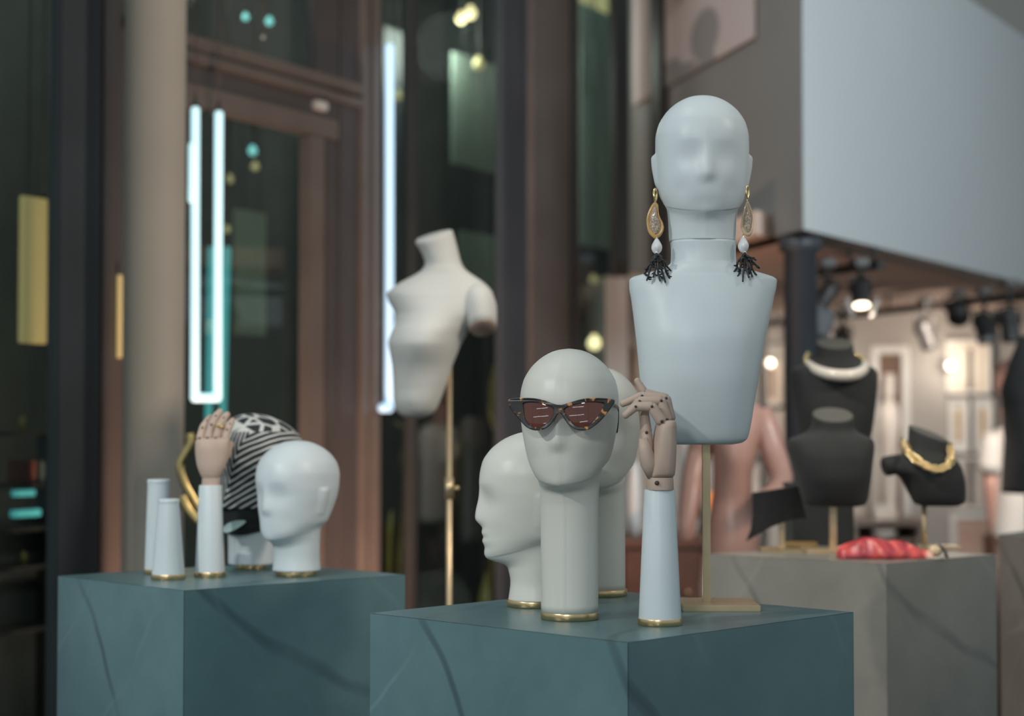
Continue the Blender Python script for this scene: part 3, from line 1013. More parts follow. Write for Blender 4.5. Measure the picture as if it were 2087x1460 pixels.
# ------------------------------------------------------------------ sunglasses
def poly_frame(outer, holes, thick, bevel):
    cu = bpy.data.curves.new('c', 'CURVE')
    cu.dimensions = '2D'
    cu.fill_mode = 'BOTH'
    cu.extrude = thick / 2
    cu.bevel_depth = bevel
    cu.bevel_resolution = 2
    for pts in [outer] + holes:
        s = cu.splines.new('POLY')
        s.points.add(len(pts) - 1)
        for q, p_ in zip(s.points, pts):
            q.co = (p_[0], p_[1], 0, 1)
        s.use_cyclic_u = True
    o = bpy.data.objects.new('tmp', cu)
    COL.objects.link(o)
    dg = bpy.context.evaluated_depsgraph_get()
    dg.update()
    me = bpy.data.meshes.new_from_object(o.evaluated_get(dg))
    bpy.data.objects.remove(o, do_unlink=True)
    bpy.data.curves.remove(cu)
    me.materials.clear()
    return me

def sm2(pts, n=5):
    return [(v.x, v.y) for v in smooth_path([(x, y, 0) for x, y in pts], n, True)]

outer = [(178, 570), (215, 555), (340, 548), (440, 553), (540, 575), (620, 606), (690, 619), (760, 604), (850, 575), (940, 555), (1080, 550), (1195, 562), (1216, 580), (1180, 640), (1120, 720), (1055, 788), (985, 840), (930, 857), (880, 858), (822, 838), (770, 792), (730, 732), (702, 692), (672, 690), (642, 728), (600, 792), (545, 838), (485, 857), (430, 856), (370, 834), (322, 790), (275, 735), (220, 670), (183, 612)]
holeL = [(322, 588), (440, 580), (540, 602), (606, 628), (632, 655), (622, 718), (580, 786), (530, 824), (480, 838), (430, 836), (376, 812), (336, 750), (322, 660)]
holeR = [(722, 655), (780, 618), (860, 596), (960, 580), (1080, 580), (1126, 596), (1104, 660), (1058, 740), (985, 815), (925, 838), (880, 838), (828, 816), (775, 762), (738, 706)]
GD = g1.y - 0.105          # distance of the front of the sunglasses
def gl_local(pts):
    s = GD / F / 4.867
    yawc = math.cos(math.radians(10))
    return [((x - 690) * s / yawc, -(y - 640) * s) for x, y in pts]
gc = P(1000 + 690 / 4.867, 700 + 640 / 4.867, GD)
sg = thing('sunglasses', 'tortoiseshell cat-eye sunglasses with brown lenses on the ivory head', 'sunglasses', gc, math.radians(-10))
fme = poly_frame(sm2(gl_local(outer), 4), [sm2(gl_local(holeL), 4), sm2(gl_local(holeR), 4)], 0.0022, 0.0011)
def stand_up(me, curve=0.55, yoff=0.0):
    for v in me.vertices:
        x, y, z = v.co
        v.co = Vector((x, -z + yoff + curve * x * x, y + 0.0))
stand_up(fme)
link('frame', fme, M['tortoise'], sg, False)
for hp in (holeL, holeR):
    cx = sum(q[0] for q in hp) / len(hp)
    cy = sum(q[1] for q in hp) / len(hp)
    big = [(cx + (x - cx) * 1.03, cy + (y - cy) * 1.03) for x, y in hp]
    ol = sm2(gl_local(big), 4)
    lx, lz = sum(q[0] for q in ol) / len(ol), sum(q[1] for q in ol) / len(ol)
    rr = []
    for k_, yo in ((0.05, 0.0012), (0.5, 0.0012), (0.9, 0.0012), (1.0, 0.0010), (1.0, -0.0004), (0.97, -0.0006), (0.85, -0.0006), (0.7, -0.0006), (0.55, -0.0006), (0.4, -0.0006), (0.25, -0.0006), (0.1, -0.0006), (0.02, -0.0006)):
        ring = []
        for q in ol:
            x, z = lx + (q[0] - lx) * k_, lz + (q[1] - lz) * k_
            ring.append(Vector((x, 0.0001 + yo + 0.55 * x * x + 3.0 * ((x - lx) ** 2 + (z - lz) ** 2) - 0.0016, z)))
        rr.append(ring)
    sharp(link('lens', loft(rr), M['lens'], sg), 30)
sx = 0.0775 * (GD / 2.64)
for s_, xh in ((1, (1205 - 690) * GD / F / 4.867), (-1, (200 - 690) * GD / F / 4.867)):
    zt = -(582 - 640) * GD / F / 4.867
    y0 = 0.55 * xh * xh
    inn = -s_ * 0.002
    path = smooth_path([(xh - s_ * 0.003, y0, zt - 0.001), (xh + inn, y0 + 0.03, zt - 0.002), (xh + inn * 2, y0 + 0.09, zt - 0.006), (xh + inn * 3, y0 + 0.112, zt - 0.012), (xh + inn * 4, y0 + 0.124, zt - 0.030), (xh + inn * 5, y0 + 0.127, zt - 0.046)], 8)
    te = link('temple', tube(path, [0.0032] * (len(path) - 1) + [0.0022], 10, 0.6), M['tortoise'], sg)
    link('hinge', box_mesh((0.004, 0.005, 0.006), (xh - s_ * 0.004, y0 + 0.002, zt - 0.001), 0.0006), M['gold'], te)
link('nose_pad', capsule((-0.006, 0.006, -0.012), (-0.009, 0.008, -0.019), 0.0022, 0.0022, 10), M['shell_pale'], sg)
link('nose_pad', capsule((0.008, 0.006, -0.012), (0.011, 0.008, -0.019), 0.0022, 0.0022, 10), M['shell_pale'], sg)

# ================================================================== WOODEN HANDS ON FOREARM CONES
def forearm(t, g, base_px, top_z, top_px, m, cap=False):
    s = mpp(g.y)
    r0, r1 = base_px * s, top_px * s
    brass_disc(t, r0 * 1.06, 0.010)
    h = top_z - g.z
    prof = [(r0, 0.0095), (r0 * 1.0, 0.012), (r1, h - 0.0015), (r1 * 0.97, h), (r1 * 0.5, h)]
    return sharp(link('forearm', lathe(prof, 56), m, t), 40)

def finger(t, pts, rads, label=None):
    """chain of wooden phalanges with dark joint pins"""
    for i in range(len(pts) - 1):
        a, b = Vector(pts[i]), Vector(pts[i + 1])
        d = (b - a).normalized()
        o = link('phalanx', capsule(a + d * rads[i] * 0.25, b - d * rads[i + 1] * 0.25, rads[i], rads[i + 1], 14), M['wood'], t)
        if i > 0 or True:
            pin = Vector((0, -1, 0))
            link('joint_pin', capsule(a + pin * rads[i] * 0.80, a + pin * rads[i] * 1.02, rads[i] * 0.32, rads[i] * 0.28, 10), M['wood_pin'], o)

gA = G(1345, 1274)
hA = thing('hand_display', 'jointed wooden hand on a white forearm cone, reaching to the sunglasses', 'hand display', gA, 0, 'jointed wooden hands on forearm cones')
dA = gA.y
top_z = P(1345, 998, dA).z
forearm(hA, gA, 43, top_z, 31.5, M['white'])
def LA(px, py, dy=0.0):
    return P(px, py, dA + dy) - gA
# wrist block and palm seen from the thumb side
wr = []
for py, hw in ((998, 27.5), (996, 28), (975, 27), (973, 26)):
    c = LA(1345, py)
    wr.append([c + Vector((hw * mpp(dA) * spow(math.cos(a), 0.8), 0.026 * spow(math.sin(a), 0.8), 0)) for a in [2 * PI * k / 32 for k in range(32)]])
wo = sharp(link('wrist', loft(wr), M['wood'], hA), 50)
link('screw', capsule(LA(1339, 985, -0.0262), LA(1339, 985, -0.0275), 0.0035, 0.003, 12), M['wood_pin'], wo)
palm_rows = [(972, 1319, 1372, 0.024, 0.024, 0, 0), (966, 1322, 1375, 0.029, 0.029, 0, 0), (940, 1326, 1377, 0.035, 0.035, 0, 0), (900, 1331, 1378, 0.038, 0.038, 0, 0), (870, 1336, 1378, 0.037, 0.037, 0, 0), (860, 1341, 1376, 0.034, 0.034, 0, 0), (857, 1346, 1372, 0.028, 0.028, 0, 0)]
link('palm', view_loft(palm_rows, dA, gA, 40, 2.8), M['wood'], hA)
link('thumb_mound', tube([LA(1330, 972, -0.012), LA(1322, 945, -0.018), LA(1315, 915, -0.020), LA(1311, 894, -0.020)], [0.008, 0.012, 0.010, 0.006], 16), M['wood'], hA)
finger(hA, [LA(1320, 918, -0.012), LA(1317, 882, -0.010), LA(1312, 838, -0.006)], [0.0088, 0.0085, 0.0075])
finger(hA, [LA(1348, 859, -0.027), LA(1328, 829, -0.028), LA(1295, 829, -0.028), LA(1273, 848, -0.028)], [0.0085, 0.0078, 0.0070, 0.0055])
finger(hA, [LA(1359, 856, -0.009), LA(1347, 817, -0.009), LA(1303, 818, -0.009), LA(1282, 842, -0.009)], [0.0085, 0.0078, 0.0070, 0.0055])
finger(hA, [LA(1364, 855, 0.010), LA(1357, 812, 0.010), LA(1308, 807, 0.010), LA(1268, 824, 0.004)], [0.0082, 0.0074, 0.0066, 0.0050])
finger(hA, [LA(1367, 855, 0.027), LA(1358, 812, 0.028), LA(1313, 800, 0.028), LA(1298, 775, 0.028)], [0.0078, 0.0070, 0.0064, 0.0048])

gB = G(428, 1176)
hB = thing('hand_display', 'jointed wooden hand with a gold ring on a white forearm cone', 'hand display', gB, 0, 'jointed wooden hands on forearm cones')
dB = gB.y
forearm(hB, gB, 30, P(428, 989, dB).z, 23, M['white'])
def LB(px, py, dy=0.0):
    return P(px, py, dB + dy) - gB
wr = []
for py, hw in ((989, 18), (988, 18.5), (976, 18), (974, 17)):
    c = LB(430, py)
    wr.append([c + Vector((hw * mpp(dB) * math.cos(a), 0.014 * math.sin(a), 0)) for a in [2 * PI * k / 28 for k in range(28)]])
sharp(link('wrist', loft(wr), M['wood'], hB), 50)
palm_rows = [(974, 412, 447, 0.013, 0.013, 0, 0), (966, 408, 452, 0.016, 0.016, 0, 0), (945, 401, 462, 0.019, 0.017, 0, 0), (915, 398, 467, 0.020, 0.017, 0, 0), (900, 399, 468, 0.018, 0.016, 0, 0), (896, 402, 467, 0.015, 0.013, 0, 0), (893, 406, 464, 0.008, 0.008, 0, 0)]
link('palm', view_loft(palm_rows, dB, gB, 40, 2.6), M['wood'], hB)
finger(hB, [LB(408, 894), LB(414, 872, 0.006), LB(423, 858, 0.016), LB(430, 850, 0.028)], [0.0085, 0.0080, 0.0072, 0.0058])
finger(hB, [LB(424, 893), LB(432, 866, 0.004), LB(441, 848, 0.012), LB(449, 838, 0.022)], [0.0088, 0.0082, 0.0075, 0.0060])
ring_seg = (LB(441, 893), LB(448, 866, 0.004))
finger(hB, [LB(441, 893), LB(448, 866, 0.004), LB(457, 852, 0.012), LB(464, 844, 0.022)], [0.0086, 0.0080, 0.0073, 0.0058])
finger(hB, [LB(458, 896), LB(464, 876, 0.004), LB(470, 864, 0.010), LB(474, 856, 0.018)], [0.0080, 0.0075, 0.0068, 0.0054])
finger(hB, [LB(446, 952, 0.012), LB(462, 925, 0.026), LB(470, 903, 0.034)], [0.0095, 0.0085, 0.0070])
# ring
rd = (ring_seg[1] - ring_seg[0]).normalized()
rc = ring_seg[0].lerp(ring_seg[1], 0.86)
ax1 = rd.cross(Vector((0, 1, 0))).normalized()
ax2 = rd.cross(ax1).normalized()
ring_o = link('finger_ring', tube([ax1 * (0.0090 * math.cos(a)) + ax2 * (0.0090 * math.sin(a)) for a in [2 * PI * k / 32 for k in range(33)]], 0.0021, 10), M['gold'])
ring_o.location = gB + rc
tag(ring_o, 'gold ring on a finger of the left wooden hand', 'ring')
link('setting', capsule((0, -0.0112, 0.001), (0.003, -0.012, 0.004), 0.0042, 0.0038, 14), M['gold'], ring_o)

# plain cones on the left plinth
def cone(label, px, py, base_px, top_py, top_px):
    g = G(px, py)
    t = thing('display_cone', label, 'display cone', g, 0, 'white display cones')
    tz = P(px, top_py, g.y).z
    s = mpp(g.y)
    r0, r1, h = base_px * s, top_px * s, tz - g.z
    brass_disc(t, r0 * 1.05, 0.010)
    sharp(link('cone_body', lathe([(r0, 0.0095), (r0, 0.012), (r1, h - 0.008), (r1 * 0.9, h - 0.0079)], 48), M['white'], t), 40)
    sharp(link('cap', lathe([(r1 * 1.03, h - 0.0078), (r1 * 1.05, h - 0.005), (r1 * 1.03, h - 0.001), (r1 * 0.95, h), (r1 * 0.4, h)], 48), M['white'], t), 60)
cone('taller white tapered cone at the back of the left plinth', 322, 1170, 27, 977, 22)
cone('shorter white tapered cone at the front of the left plinth', 343, 1181, 33, 1017, 21)

# ================================================================== HEADS ON THE LEFT PLINTH
t_h4, g4 = mannequin_head('bald white mannequin head turned to the left on the left plinth', 603, 1174, 41, M['white'], math.radians(-38),
    H=0.196, zc=0.052, low=[(-0.14, 0.222, 0.215, 0.24), (-0.06, 0.224, 0.228, 0.24), (0.0, 0.234, 0.300, 0.245), (0.05, 0.250, 0.355, 0.255), (0.12, 0.275, 0.388, 0.28), (0.20, 0.298, 0.396, 0.31)], nw=0.235, nf=0.235, nb=0.25, wsc=1.0, nose=0.045, ear=0.022, soft=0.8, neck_bot=(0.232, 0.225, 0.25), jaw=1.0)
gT = G(512, 1160)
t_h5 = thing('head_mannequin', 'white mannequin head wrapped in the striped headscarf', 'mannequin head', gT, math.radians(-20), 'mannequin heads on brass discs')
brass_disc(t_h5, 30 * mpp(gT.y))
hk = dict(H=0.206, zc=0.062, nw=0.225, nf=0.215, nb=0.24, nose=0.035, ear=0.0, wsc=1.0)
o = link('head', head_mesh(**hk), M['white'], t_h5)
o.location = (0, 0, DISC - 0.0005)
# black under-scarf with an open slit, striped scarf wound over the crown
hs = thing('headscarf', 'black headscarf with pale chevron stripes wound round a mannequin head', 'headscarf', gT + Vector((0, 0, DISC)), math.radians(-20))
def wrap(infl, tmin, tmax_cut=None, fold=0.0, push=0.0):
    me = head_mesh(infl=infl, tmin=tmin, **{**hk})
    for v in me.vertices:
        c = v.co
        q = noise.noise(Vector((c.x * 14, c.y * 14, c.z * 14)))
        f = fold * (math.sin(c.z * 240 + c.x * 90 + q * 3) * 0.6 + q)
        n = Vector((c.x, c.y, 0.35 * (c.z - 0.16)))
        if n.length > 1e-5:
            n.normalize()
            back = sst(-0.02, 0.10, c.y)
            up = sst(0.16, 0.24, c.z)
            v.co = c + n * (f + push * (0.4 + 0.9 * up + 0.6 * back))
    return me
link('under_scarf', wrap(0.045, -0.02, fold=0.0010), M['black_cloth'], hs)
so = link('striped_wrap', wrap(0.06, 0.26, fold=0.0016, push=0.018), M['scarf'], hs)
# slit: pale leaf-shaped opening in the under-scarf
lp = []
for k in range(24):
    a = 2 * PI * k / 24
    lp.append((0.024 * math.cos(a), 0.0085 * math.sin(a) * (1 - 0.35 * math.cos(a))))
sl = poly_frame(lp, [], 0.002, 0.0006)
for v in sl.vertices:
    x, y, z = v.co
    v.co = Vector((x - 0.024, -z + 3.5 * x * x, y + 0.35 * x))
slo = link('slit_trim', sl, M['mint'], hs)
slo.location = (0.036, -0.0945, 0.080)

# ================================================================== TALL JEWELLERY BUST
gJ = G(1455, 1239)
dJ = gJ.y
jb = thing('jewellery_bust', 'tall white jewellery bust with a faceless head on a brass stand', 'jewellery bust', gJ)
sJ = mpp(dJ)
def LJ(px, py, dy=0.0):
    return P(px, py, dJ + dy) - gJ
# base plate and square pole
bw = 155 * sJ
sharp(link('base_plate', box_mesh((bw, 0.125, 0.010), (LJ(1462, 1239).x, 0, 0.005), 0.0012), M['pole'], jb, False), 30)
pz = LJ(1440, 900).z
link('pole', box_mesh((0.0125, 0.0125, pz - 0.008), (LJ(1440, 1239).x, 0.0, 0.009 + (pz - 0.008) / 2), 0.001), M['pole'], jb, False)
rows = [(493, 1366, 1500, 0.052, 0.052, 0, 0), (515, 1368, 1499, 0.051, 0.052, 0, 0), (535, 1367, 1500, 0.052, 0.05, 0, 0), (543, 1360, 1507, 0.0535, 0.048, 0, 0), (549, 1345, 1522, 0.055, 0.045, 0, 0), (555, 1325, 1542, 0.056, 0.041, 0, 0),
        (561, 1303, 1563, 0.057, 0.038, 0, 0), (566, 1288, 1577, 0.0585, 0.036, 0, 0), (572, 1282, 1583, 0.060, 0.035, 0, 0), (584, 1282, 1582, 0.063, 0.035, 0, 0), (610, 1286, 1576, 0.069, 0.035, 0, 0), (640, 1290, 1570, 0.075, 0.035, 0, 0),
        (700, 1297, 1557, 0.084, 0.035, 0, 0), (760, 1303, 1547, 0.082, 0.035, 0, 0), (820, 1309, 1537, 0.074, 0.034, 0, 0), (870, 1314, 1529, 0.064, 0.032, 0, 0), (893, 1318, 1523, 0.058, 0.030, 0, 0), (902, 1327, 1513, 0.052, 0.026, 0, 0), (906, 1345, 1495, 0.04, 0.018, 0, 0)]
link('torso', view_loft(rows, dJ, gJ, 72, 2.25, steps=5), M['white'], jb)
# head: chin at 452 px, crown at 197
zch = LJ(1432, 456).z
z0 = LJ(1432, 493).z
HJ = LJ(1432, 197).z - zch
hm = head_mesh(H=HJ, zc=zch - z0, nw=0.262, nf=0.255, nb=0.265, wsc=1.04, nose=0.045, ear=0.034, soft=0.62, seam=0.004, neck_bot=(0.258, 0.235, 0.26),
    low=[(-0.10, 0.262, 0.24, 0.262), (-0.05, 0.266, 0.252, 0.265), (0.0, 0.277, 0.282, 0.27), (0.06, 0.292, 0.322, 0.285), (0.13, 0.308, 0.356, 0.31), (0.20, 0.321, 0.380, 0.34), (0.28, 0.332, 0.394, 0.37), (0.36, 0.340, 0.400, 0.40), (0.45, 0.346, 0.403, 0.438)])
ho = link('head', hm, M['white'], jb)
ho.location = (LJ(1431, 400).x, 0.0, z0 + 0.0008)
rg = [Vector((LJ(1432, 493).x + 66.6 * sJ * math.cos(a), 0.0523 * math.sin(a), z0 + 0.0002)) for a in [2 * PI * k / 48 for k in range(49)]]
link('neck_seam', tube(rg, 0.0009, 8), M['seam'], jb)

# ------------------------------------------------------------------ earrings
def dish(outline, cx, cy, s, thick, m_rim, m_in, parent, y_front=-1):
    """shell-shaped plate with a raised rim and a crystal inlay"""
    pts = [Vector(((x - cx) * s, 0, -(y - cy) * s)) for x, y in outline]
    pts = [Vector((v.x, 0, v.z)) for v in smooth_path(pts, 4, True)]
    def ringat(k, y):
        return [Vector((p_.x * k, y, p_.z * k)) for p_ in pts]
    rings = [ringat(0.75, thick), ringat(0.97, thick * 0.8), ringat(1.0, 0), ringat(0.95, -thick * 0.9), ringat(0.82, -thick * 0.7), ringat(0.60, -thick * 0.2), ringat(0.3, 0)]
    o = link('shell', loft(rings), m_rim, parent)
    inl = [Vector((p_.x * 0.62, 0, p_.z * 0.80)) for p_ in pts]
    rr = [[v * 1.0 + Vector((0, 0.0005, 0)) for v in inl], [v * 0.95 + Vector((0, -thick * 0.85, 0)) for v in inl], [v * 0.6 + Vector((0, -thick * 1.3, 0)) for v in inl], [v * 0.2 + Vector((0, -thick * 1.4, 0)) for v in inl]]
    link('crystal_inlay', loft(rr), m_in, o)
    return o

def coral(parent, origin, s, seed, tips):
    rnd = random.Random(seed)
    verts, faces = [], []
    def add(me_pts, rad):
        me = tube(me_pts, rad, 7)
        off = len(verts)
        verts.extend([v.co.copy() for v in me.vertices])
        faces.extend([tuple(off + i for i in p_.vertices) for p_ in me.polygons])
        bpy.data.meshes.remove(me)
    for (tx, tz, dy) in tips:
        st = Vector((0, 0, -rnd.uniform(0, 6) * s))
        end = Vector((tx * s, dy, tz * s))
        mid = st.lerp(end, 0.45) + Vector((rnd.uniform(-3, 3) * s, dy * 0.2, rnd.uniform(-2, 4) * s))
        q = st.lerp(end, 0.72) + Vector((rnd.uniform(-2, 2) * s, 0, rnd.uniform(-2, 2) * s))
        path = smooth_path([st, mid, q, end], 4)
        add(path, [2.7 * s * (1 - 0.35 * i / (len(path) - 1)) for i in range(len(path))])
        for k in range(3):
            a = path[rnd.randrange(len(path) // 3, len(path) - 1)]
            sd = rnd.choice((-1, 1))
            b = a + Vector((sd * rnd.uniform(4, 9) * s, rnd.uniform(-4, 4) * s, -rnd.uniform(1, 8) * s))
            add([a, a.lerp(b, 0.5) + Vector((0, 0, -1.5 * s)), b], [2.1 * s, 1.9 * s, 1.4 * s])
    o = link('coral_branch', pydata(verts, faces), M['coral'], parent)
    o.location = origin
    return o

def earring(label, hook_px, shell_outline, shell_m, pearl_px, coral_px, seed, tips, inl_m, dy):
    s = mpp(dJ + dy)
    base = P(hook_px[0], hook_px[1], dJ + dy)
    t = thing('earring', label, 'earring', base, 0, 'long drop earrings')
    def L_(px, py, d2=0.0):
        return P(px, py, dJ + dy + d2) - base
    hk_ = [L_(hook_px[0], hook_px[1] - 11), L_(hook_px[0] - 3, hook_px[1] - 4, -0.004), L_(hook_px[0] - 2, hook_px[1] + 5, -0.006), L_(hook_px[0], hook_px[1] + 15), L_(hook_px[0] + 3, hook_px[1] + 4, 0.005), L_(hook_px[0] + 2, hook_px[1] - 6, 0.004)]
    link('hook', tube(smooth_path(hk_, 6, True), 2.3 * s, 10), M['gold'], t)
    link('hook_stem', tube([L_(hook_px[0], hook_px[1] + 12), L_(hook_px[0], hook_px[1] + 24)], 1.6 * s, 8), M['gold'], t)
    cx = sum(q[0] for q in shell_outline) / len(shell_outline)
    cy = sum(q[1] for q in shell_outline) / len(shell_outline)
    px, py = 1270 + cx / 5.615, 360 + cy / 5.615
    sh = dish(shell_outline, cx, cy, s / 5.615, 0.0035, shell_m, inl_m, t)
    sh.location = L_(px, py, -0.012)
    # baroque pearl
    rr = []
    for i in range(15):
        a = PI * (i / 14 - 0.5)
        rz, rx = 16.5 * s, 10.5 * s
        k = 1 - 0.30 * sst(-0.2, 1, math.sin(a))
        rr.append([Vector((max(math.cos(a), 0.02) * rx * k * math.cos(b) * (1 + 0.10 * math.sin(2 * b + i * 0.4)), max(math.cos(a), 0.02) * rx * k * math.sin(b), rz * math.sin(a))) for b in [2 * PI * q / 22 for q in range(22)]])
    po = link('pearl', loft(rr), M['pearl'], t)
    po.location = L_(pearl_px[0], pearl_px[1], -0.024)
    link('link_ring', tube([L_(pearl_px[0], pearl_px[1] - 14, -0.023), L_(pearl_px[0], pearl_px[1] - 21, -0.020)], 1.3 * s, 8), M['gold'], t)
    link('crystal_cap', lathe([(0.5 * s, 0), (3.6 * s, 1.5 * s), (3.8 * s, 5 * s), (1.5 * s, 8 * s)], 10), M['pearl'], t).location = L_(coral_px[0], coral_px[1] + 5, -0.030)
    co = coral(t, L_(coral_px[0], coral_px[1], -0.040), s, seed, tips)
    return t

shL = [(365, 290), (330, 320), (290, 400), (268, 480), (270, 560), (290, 640), (340, 700), (375, 712), (430, 680), (465, 600), (455, 530), (420, 460), (405, 390), (400, 320)]
shR = [(1420, 275), (1390, 340), (1362, 460), (1345, 560), (1365, 640), (1410, 682), (1450, 678), (1475, 640), (1490, 560), (1486, 450), (1465, 360), (1440, 300)]
tipsL = [(-20, -56, 0.0), (-8, -50, -0.010), (6, -58, -0.012), (17, -60, -0.006), (27, -52, 0.0), (30, -36, 0.004), (-18, -30, 0.006), (14, -16, -0.01), (-14, -24, -0.012), (-24, -42, 0.012)]
tipsR = [(-17, -52, 0.0), (-6, -60, -0.010), (6, -52, -0.012), (14, -50, -0.004), (24, -46, 0.0), (30, -30, 0.006), (-24, -40, 0.004), (18, -12, -0.008), (-12, -20, -0.012), (8, -38, 0.012)]
earring('long earring on the left with a wide amber shell, pearl and black coral', (1335.5, 396), shL, M['shell'], (1338.5, 502), (1338, 516), 4, tipsL, M['crystal'], -0.014)
earring('long earring on the right with a slim pale shell, pearl and black coral', (1522.5, 390), shR, M['shell_pale'], (1515, 499), (1518, 515), 9, tipsR, M['crystal'], -0.014)

# ================================================================== FABRIC TORSO FORM ON A FLOOR STAND
dT = 4.35
tb = Vector((P(915, 900, dT).x, dT, 0))
tf = thing('torso_form', 'white fabric female torso form on a thin brass floor stand', 'torso form', tb)
sT = mpp(dT)
rows = [(854, 840, 852, 0.012, 0.012, 0, 0), (851, 826, 866, 0.032, 0.026, 0, 0), (845, 815, 878, 0.046, 0.038, 0, 0), (834, 807, 889, 0.060, 0.05, 0, 0), (815, 802, 898, 0.072, 0.06, 0, 0), (780, 801, 911, 0.080, 0.068, 0, 0), (745, 799, 922, 0.086, 0.075, 0, 0), (720, 795, 932, 0.094, 0.08, 0, 0),
        (700, 792, 941, 0.100, 0.085, 0, 0), (680, 797, 953, 0.100, 0.088, 0, 0), (660, 805, 972, 0.096, 0.09, 0, 0), (645, 806, 990, 0.094, 0.09, 0, 0), (630, 800, 1001, 0.092, 0.09, 0, 0), (615, 792, 1006, 0.088, 0.088, 0, 0), (600, 788, 1005, 0.083, 0.085, 0, 0), (588, 798, 998, 0.076, 0.08, 0, 0),
        (575, 818, 984, 0.068, 0.074, 0, 0), (562, 843, 965, 0.060, 0.066, 0, 0), (550, 860, 949, 0.055, 0.058, 0, 0), (538, 866, 941, 0.050, 0.052, 0, 0.05), (520, 862, 935, 0.047, 0.047, 0.08, 0.10), (500, 854, 929, 0.045, 0.045, 0.18, 0.20), (483, 847, 923, 0.045, 0.045, 0.26, 0.28), (480, 848.5, 922, 0.043, 0.043, 0.26, 0.28)]
bl = [P(822, 706, dT), P(884, 700, dT)]
def tdisp(v, ph, py):
    if math.cos(ph) > -0.1 and 600 < py < 790:
        for b, amp in zip(bl, (0.022, 0.032)):
            rr = ((v.x - b.x) / 0.052) ** 2 + ((v.z - b.z) / (0.070 if v.z > b.z else 0.056)) ** 2
            v = v + Vector((-0.10, -1.0, 0)) * (amp * math.exp(-rr) * max(0, math.cos(ph)) ** 0.5)
    return v
link('torso', view_loft(rows, dT, tb, 64, 2.1, steps=5, disp=tdisp), M['fabric_white'], tf)
# near shoulder stump with a pale wooden cut face underneath
a0, a1 = P(971, 588, dT - 0.018) - tb, P(984, 668, dT - 0.05) - tb
ps = [a0.lerp(a1, k / 8) for k in range(9)]
st = link('shoulder_stump', tube(ps, [0.018, 0.030, 0.036, 0.039, 0.040, 0.039, 0.037, 0.035, 0.032], 32, 1.7), M['fabric_white'], tf)
ad = (a1 - a0).normalized()
cut = link('shoulder_cut', tube([a1 + ad * 0.0005, a1 + ad * 0.003], [0.0315, 0.030], 32, 1.7), M['wood'], tf)
nk = P(885, 480, dT) - tb
pole_x = 0.0
link('pole', lathe([(0.0065, 0.02), (0.0065, P(915, 700, dT).z)], 20), M['pole'], tf).location = (0, 0.02, 0)
link('base', lathe([(0.16, 0), (0.16, 0.008), (0.155, 0.011), (0.02, 0.012), (0.012, 0.04)], 48), M['pole'], tf).location = (0, 0.02, 0)
kz = P(930, 996, dT).z
link('clamp_knob', capsule((0.004, 0.005, kz), (0.019, -0.005, kz), 0.0035, 0.0065, 12), M['brass'], tf)
link('collar', lathe([(0.010, -0.025), (0.010, 0.025)], 16), M['pole'], tf).location = (0, 0.02, kz)

# ================================================================== BLACK BUSTS ON THE RIGHT PLINTH
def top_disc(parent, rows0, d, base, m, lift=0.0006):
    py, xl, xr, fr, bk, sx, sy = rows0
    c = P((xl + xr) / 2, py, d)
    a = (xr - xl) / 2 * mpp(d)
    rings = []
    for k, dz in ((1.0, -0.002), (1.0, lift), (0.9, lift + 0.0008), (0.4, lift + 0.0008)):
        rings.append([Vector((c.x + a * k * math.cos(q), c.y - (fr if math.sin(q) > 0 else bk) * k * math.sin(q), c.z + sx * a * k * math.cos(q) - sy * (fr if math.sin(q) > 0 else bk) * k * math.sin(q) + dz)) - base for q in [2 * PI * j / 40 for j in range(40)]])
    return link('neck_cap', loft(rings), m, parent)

# front black bust
gb1 = G(1698, 1127)
d1_ = gb1.y
b1 = thing('necklace_bust', 'black necklace bust without jewellery, in front on the grey plinth', 'necklace bust', gb1, 0, 'black necklace busts')
rowsB = [(846, 1657, 1738, 0.045, 0.045, 0, 0.36), (862, 1656, 1739, 0.046, 0.046, 0, 0.28), (874, 1652, 1743, 0.048, 0.047, 0, 0.16), (883, 1640, 1752, 0.053, 0.046, 0, 0.08), (891, 1620, 1768, 0.060, 0.042, 0, 0), (898, 1606, 1779, 0.066, 0.038, 0, 0), (908, 1604, 1781, 0.072, 0.036, 0, 0), (935, 1611, 1778, 0.082, 0.036, 0, 0), (970, 1622, 1774, 0.084, 0.036, 0, 0), (1000, 1631, 1770, 0.076, 0.036, 0, 0), (1020, 1638, 1766, 0.066, 0.034, 0, 0), (1028, 1643, 1762, 0.058, 0.030, 0, 0), (1032, 1655, 1750, 0.045, 0.02, 0, 0)]
link('torso', view_loft(rowsB, d1_, gb1, 56, 2.4, steps=4), M['black_cloth'], b1)
top_disc(b1, rowsB[0], d1_, gb1, M['black_top'])
s1 = mpp(d1_)
zb1 = P(1698, 1028, d1_).z - gb1.z
link('pole', box_mesh((0.016, 0.012, zb1), (0, 0, 0.008 + zb1 / 2), 0.001), M['pole'], b1, False)
link('base_plate', box_mesh((0.122, 0.05, 0.009), (0, 0, 0.0045), 0.001), M['pole'], b1, False)

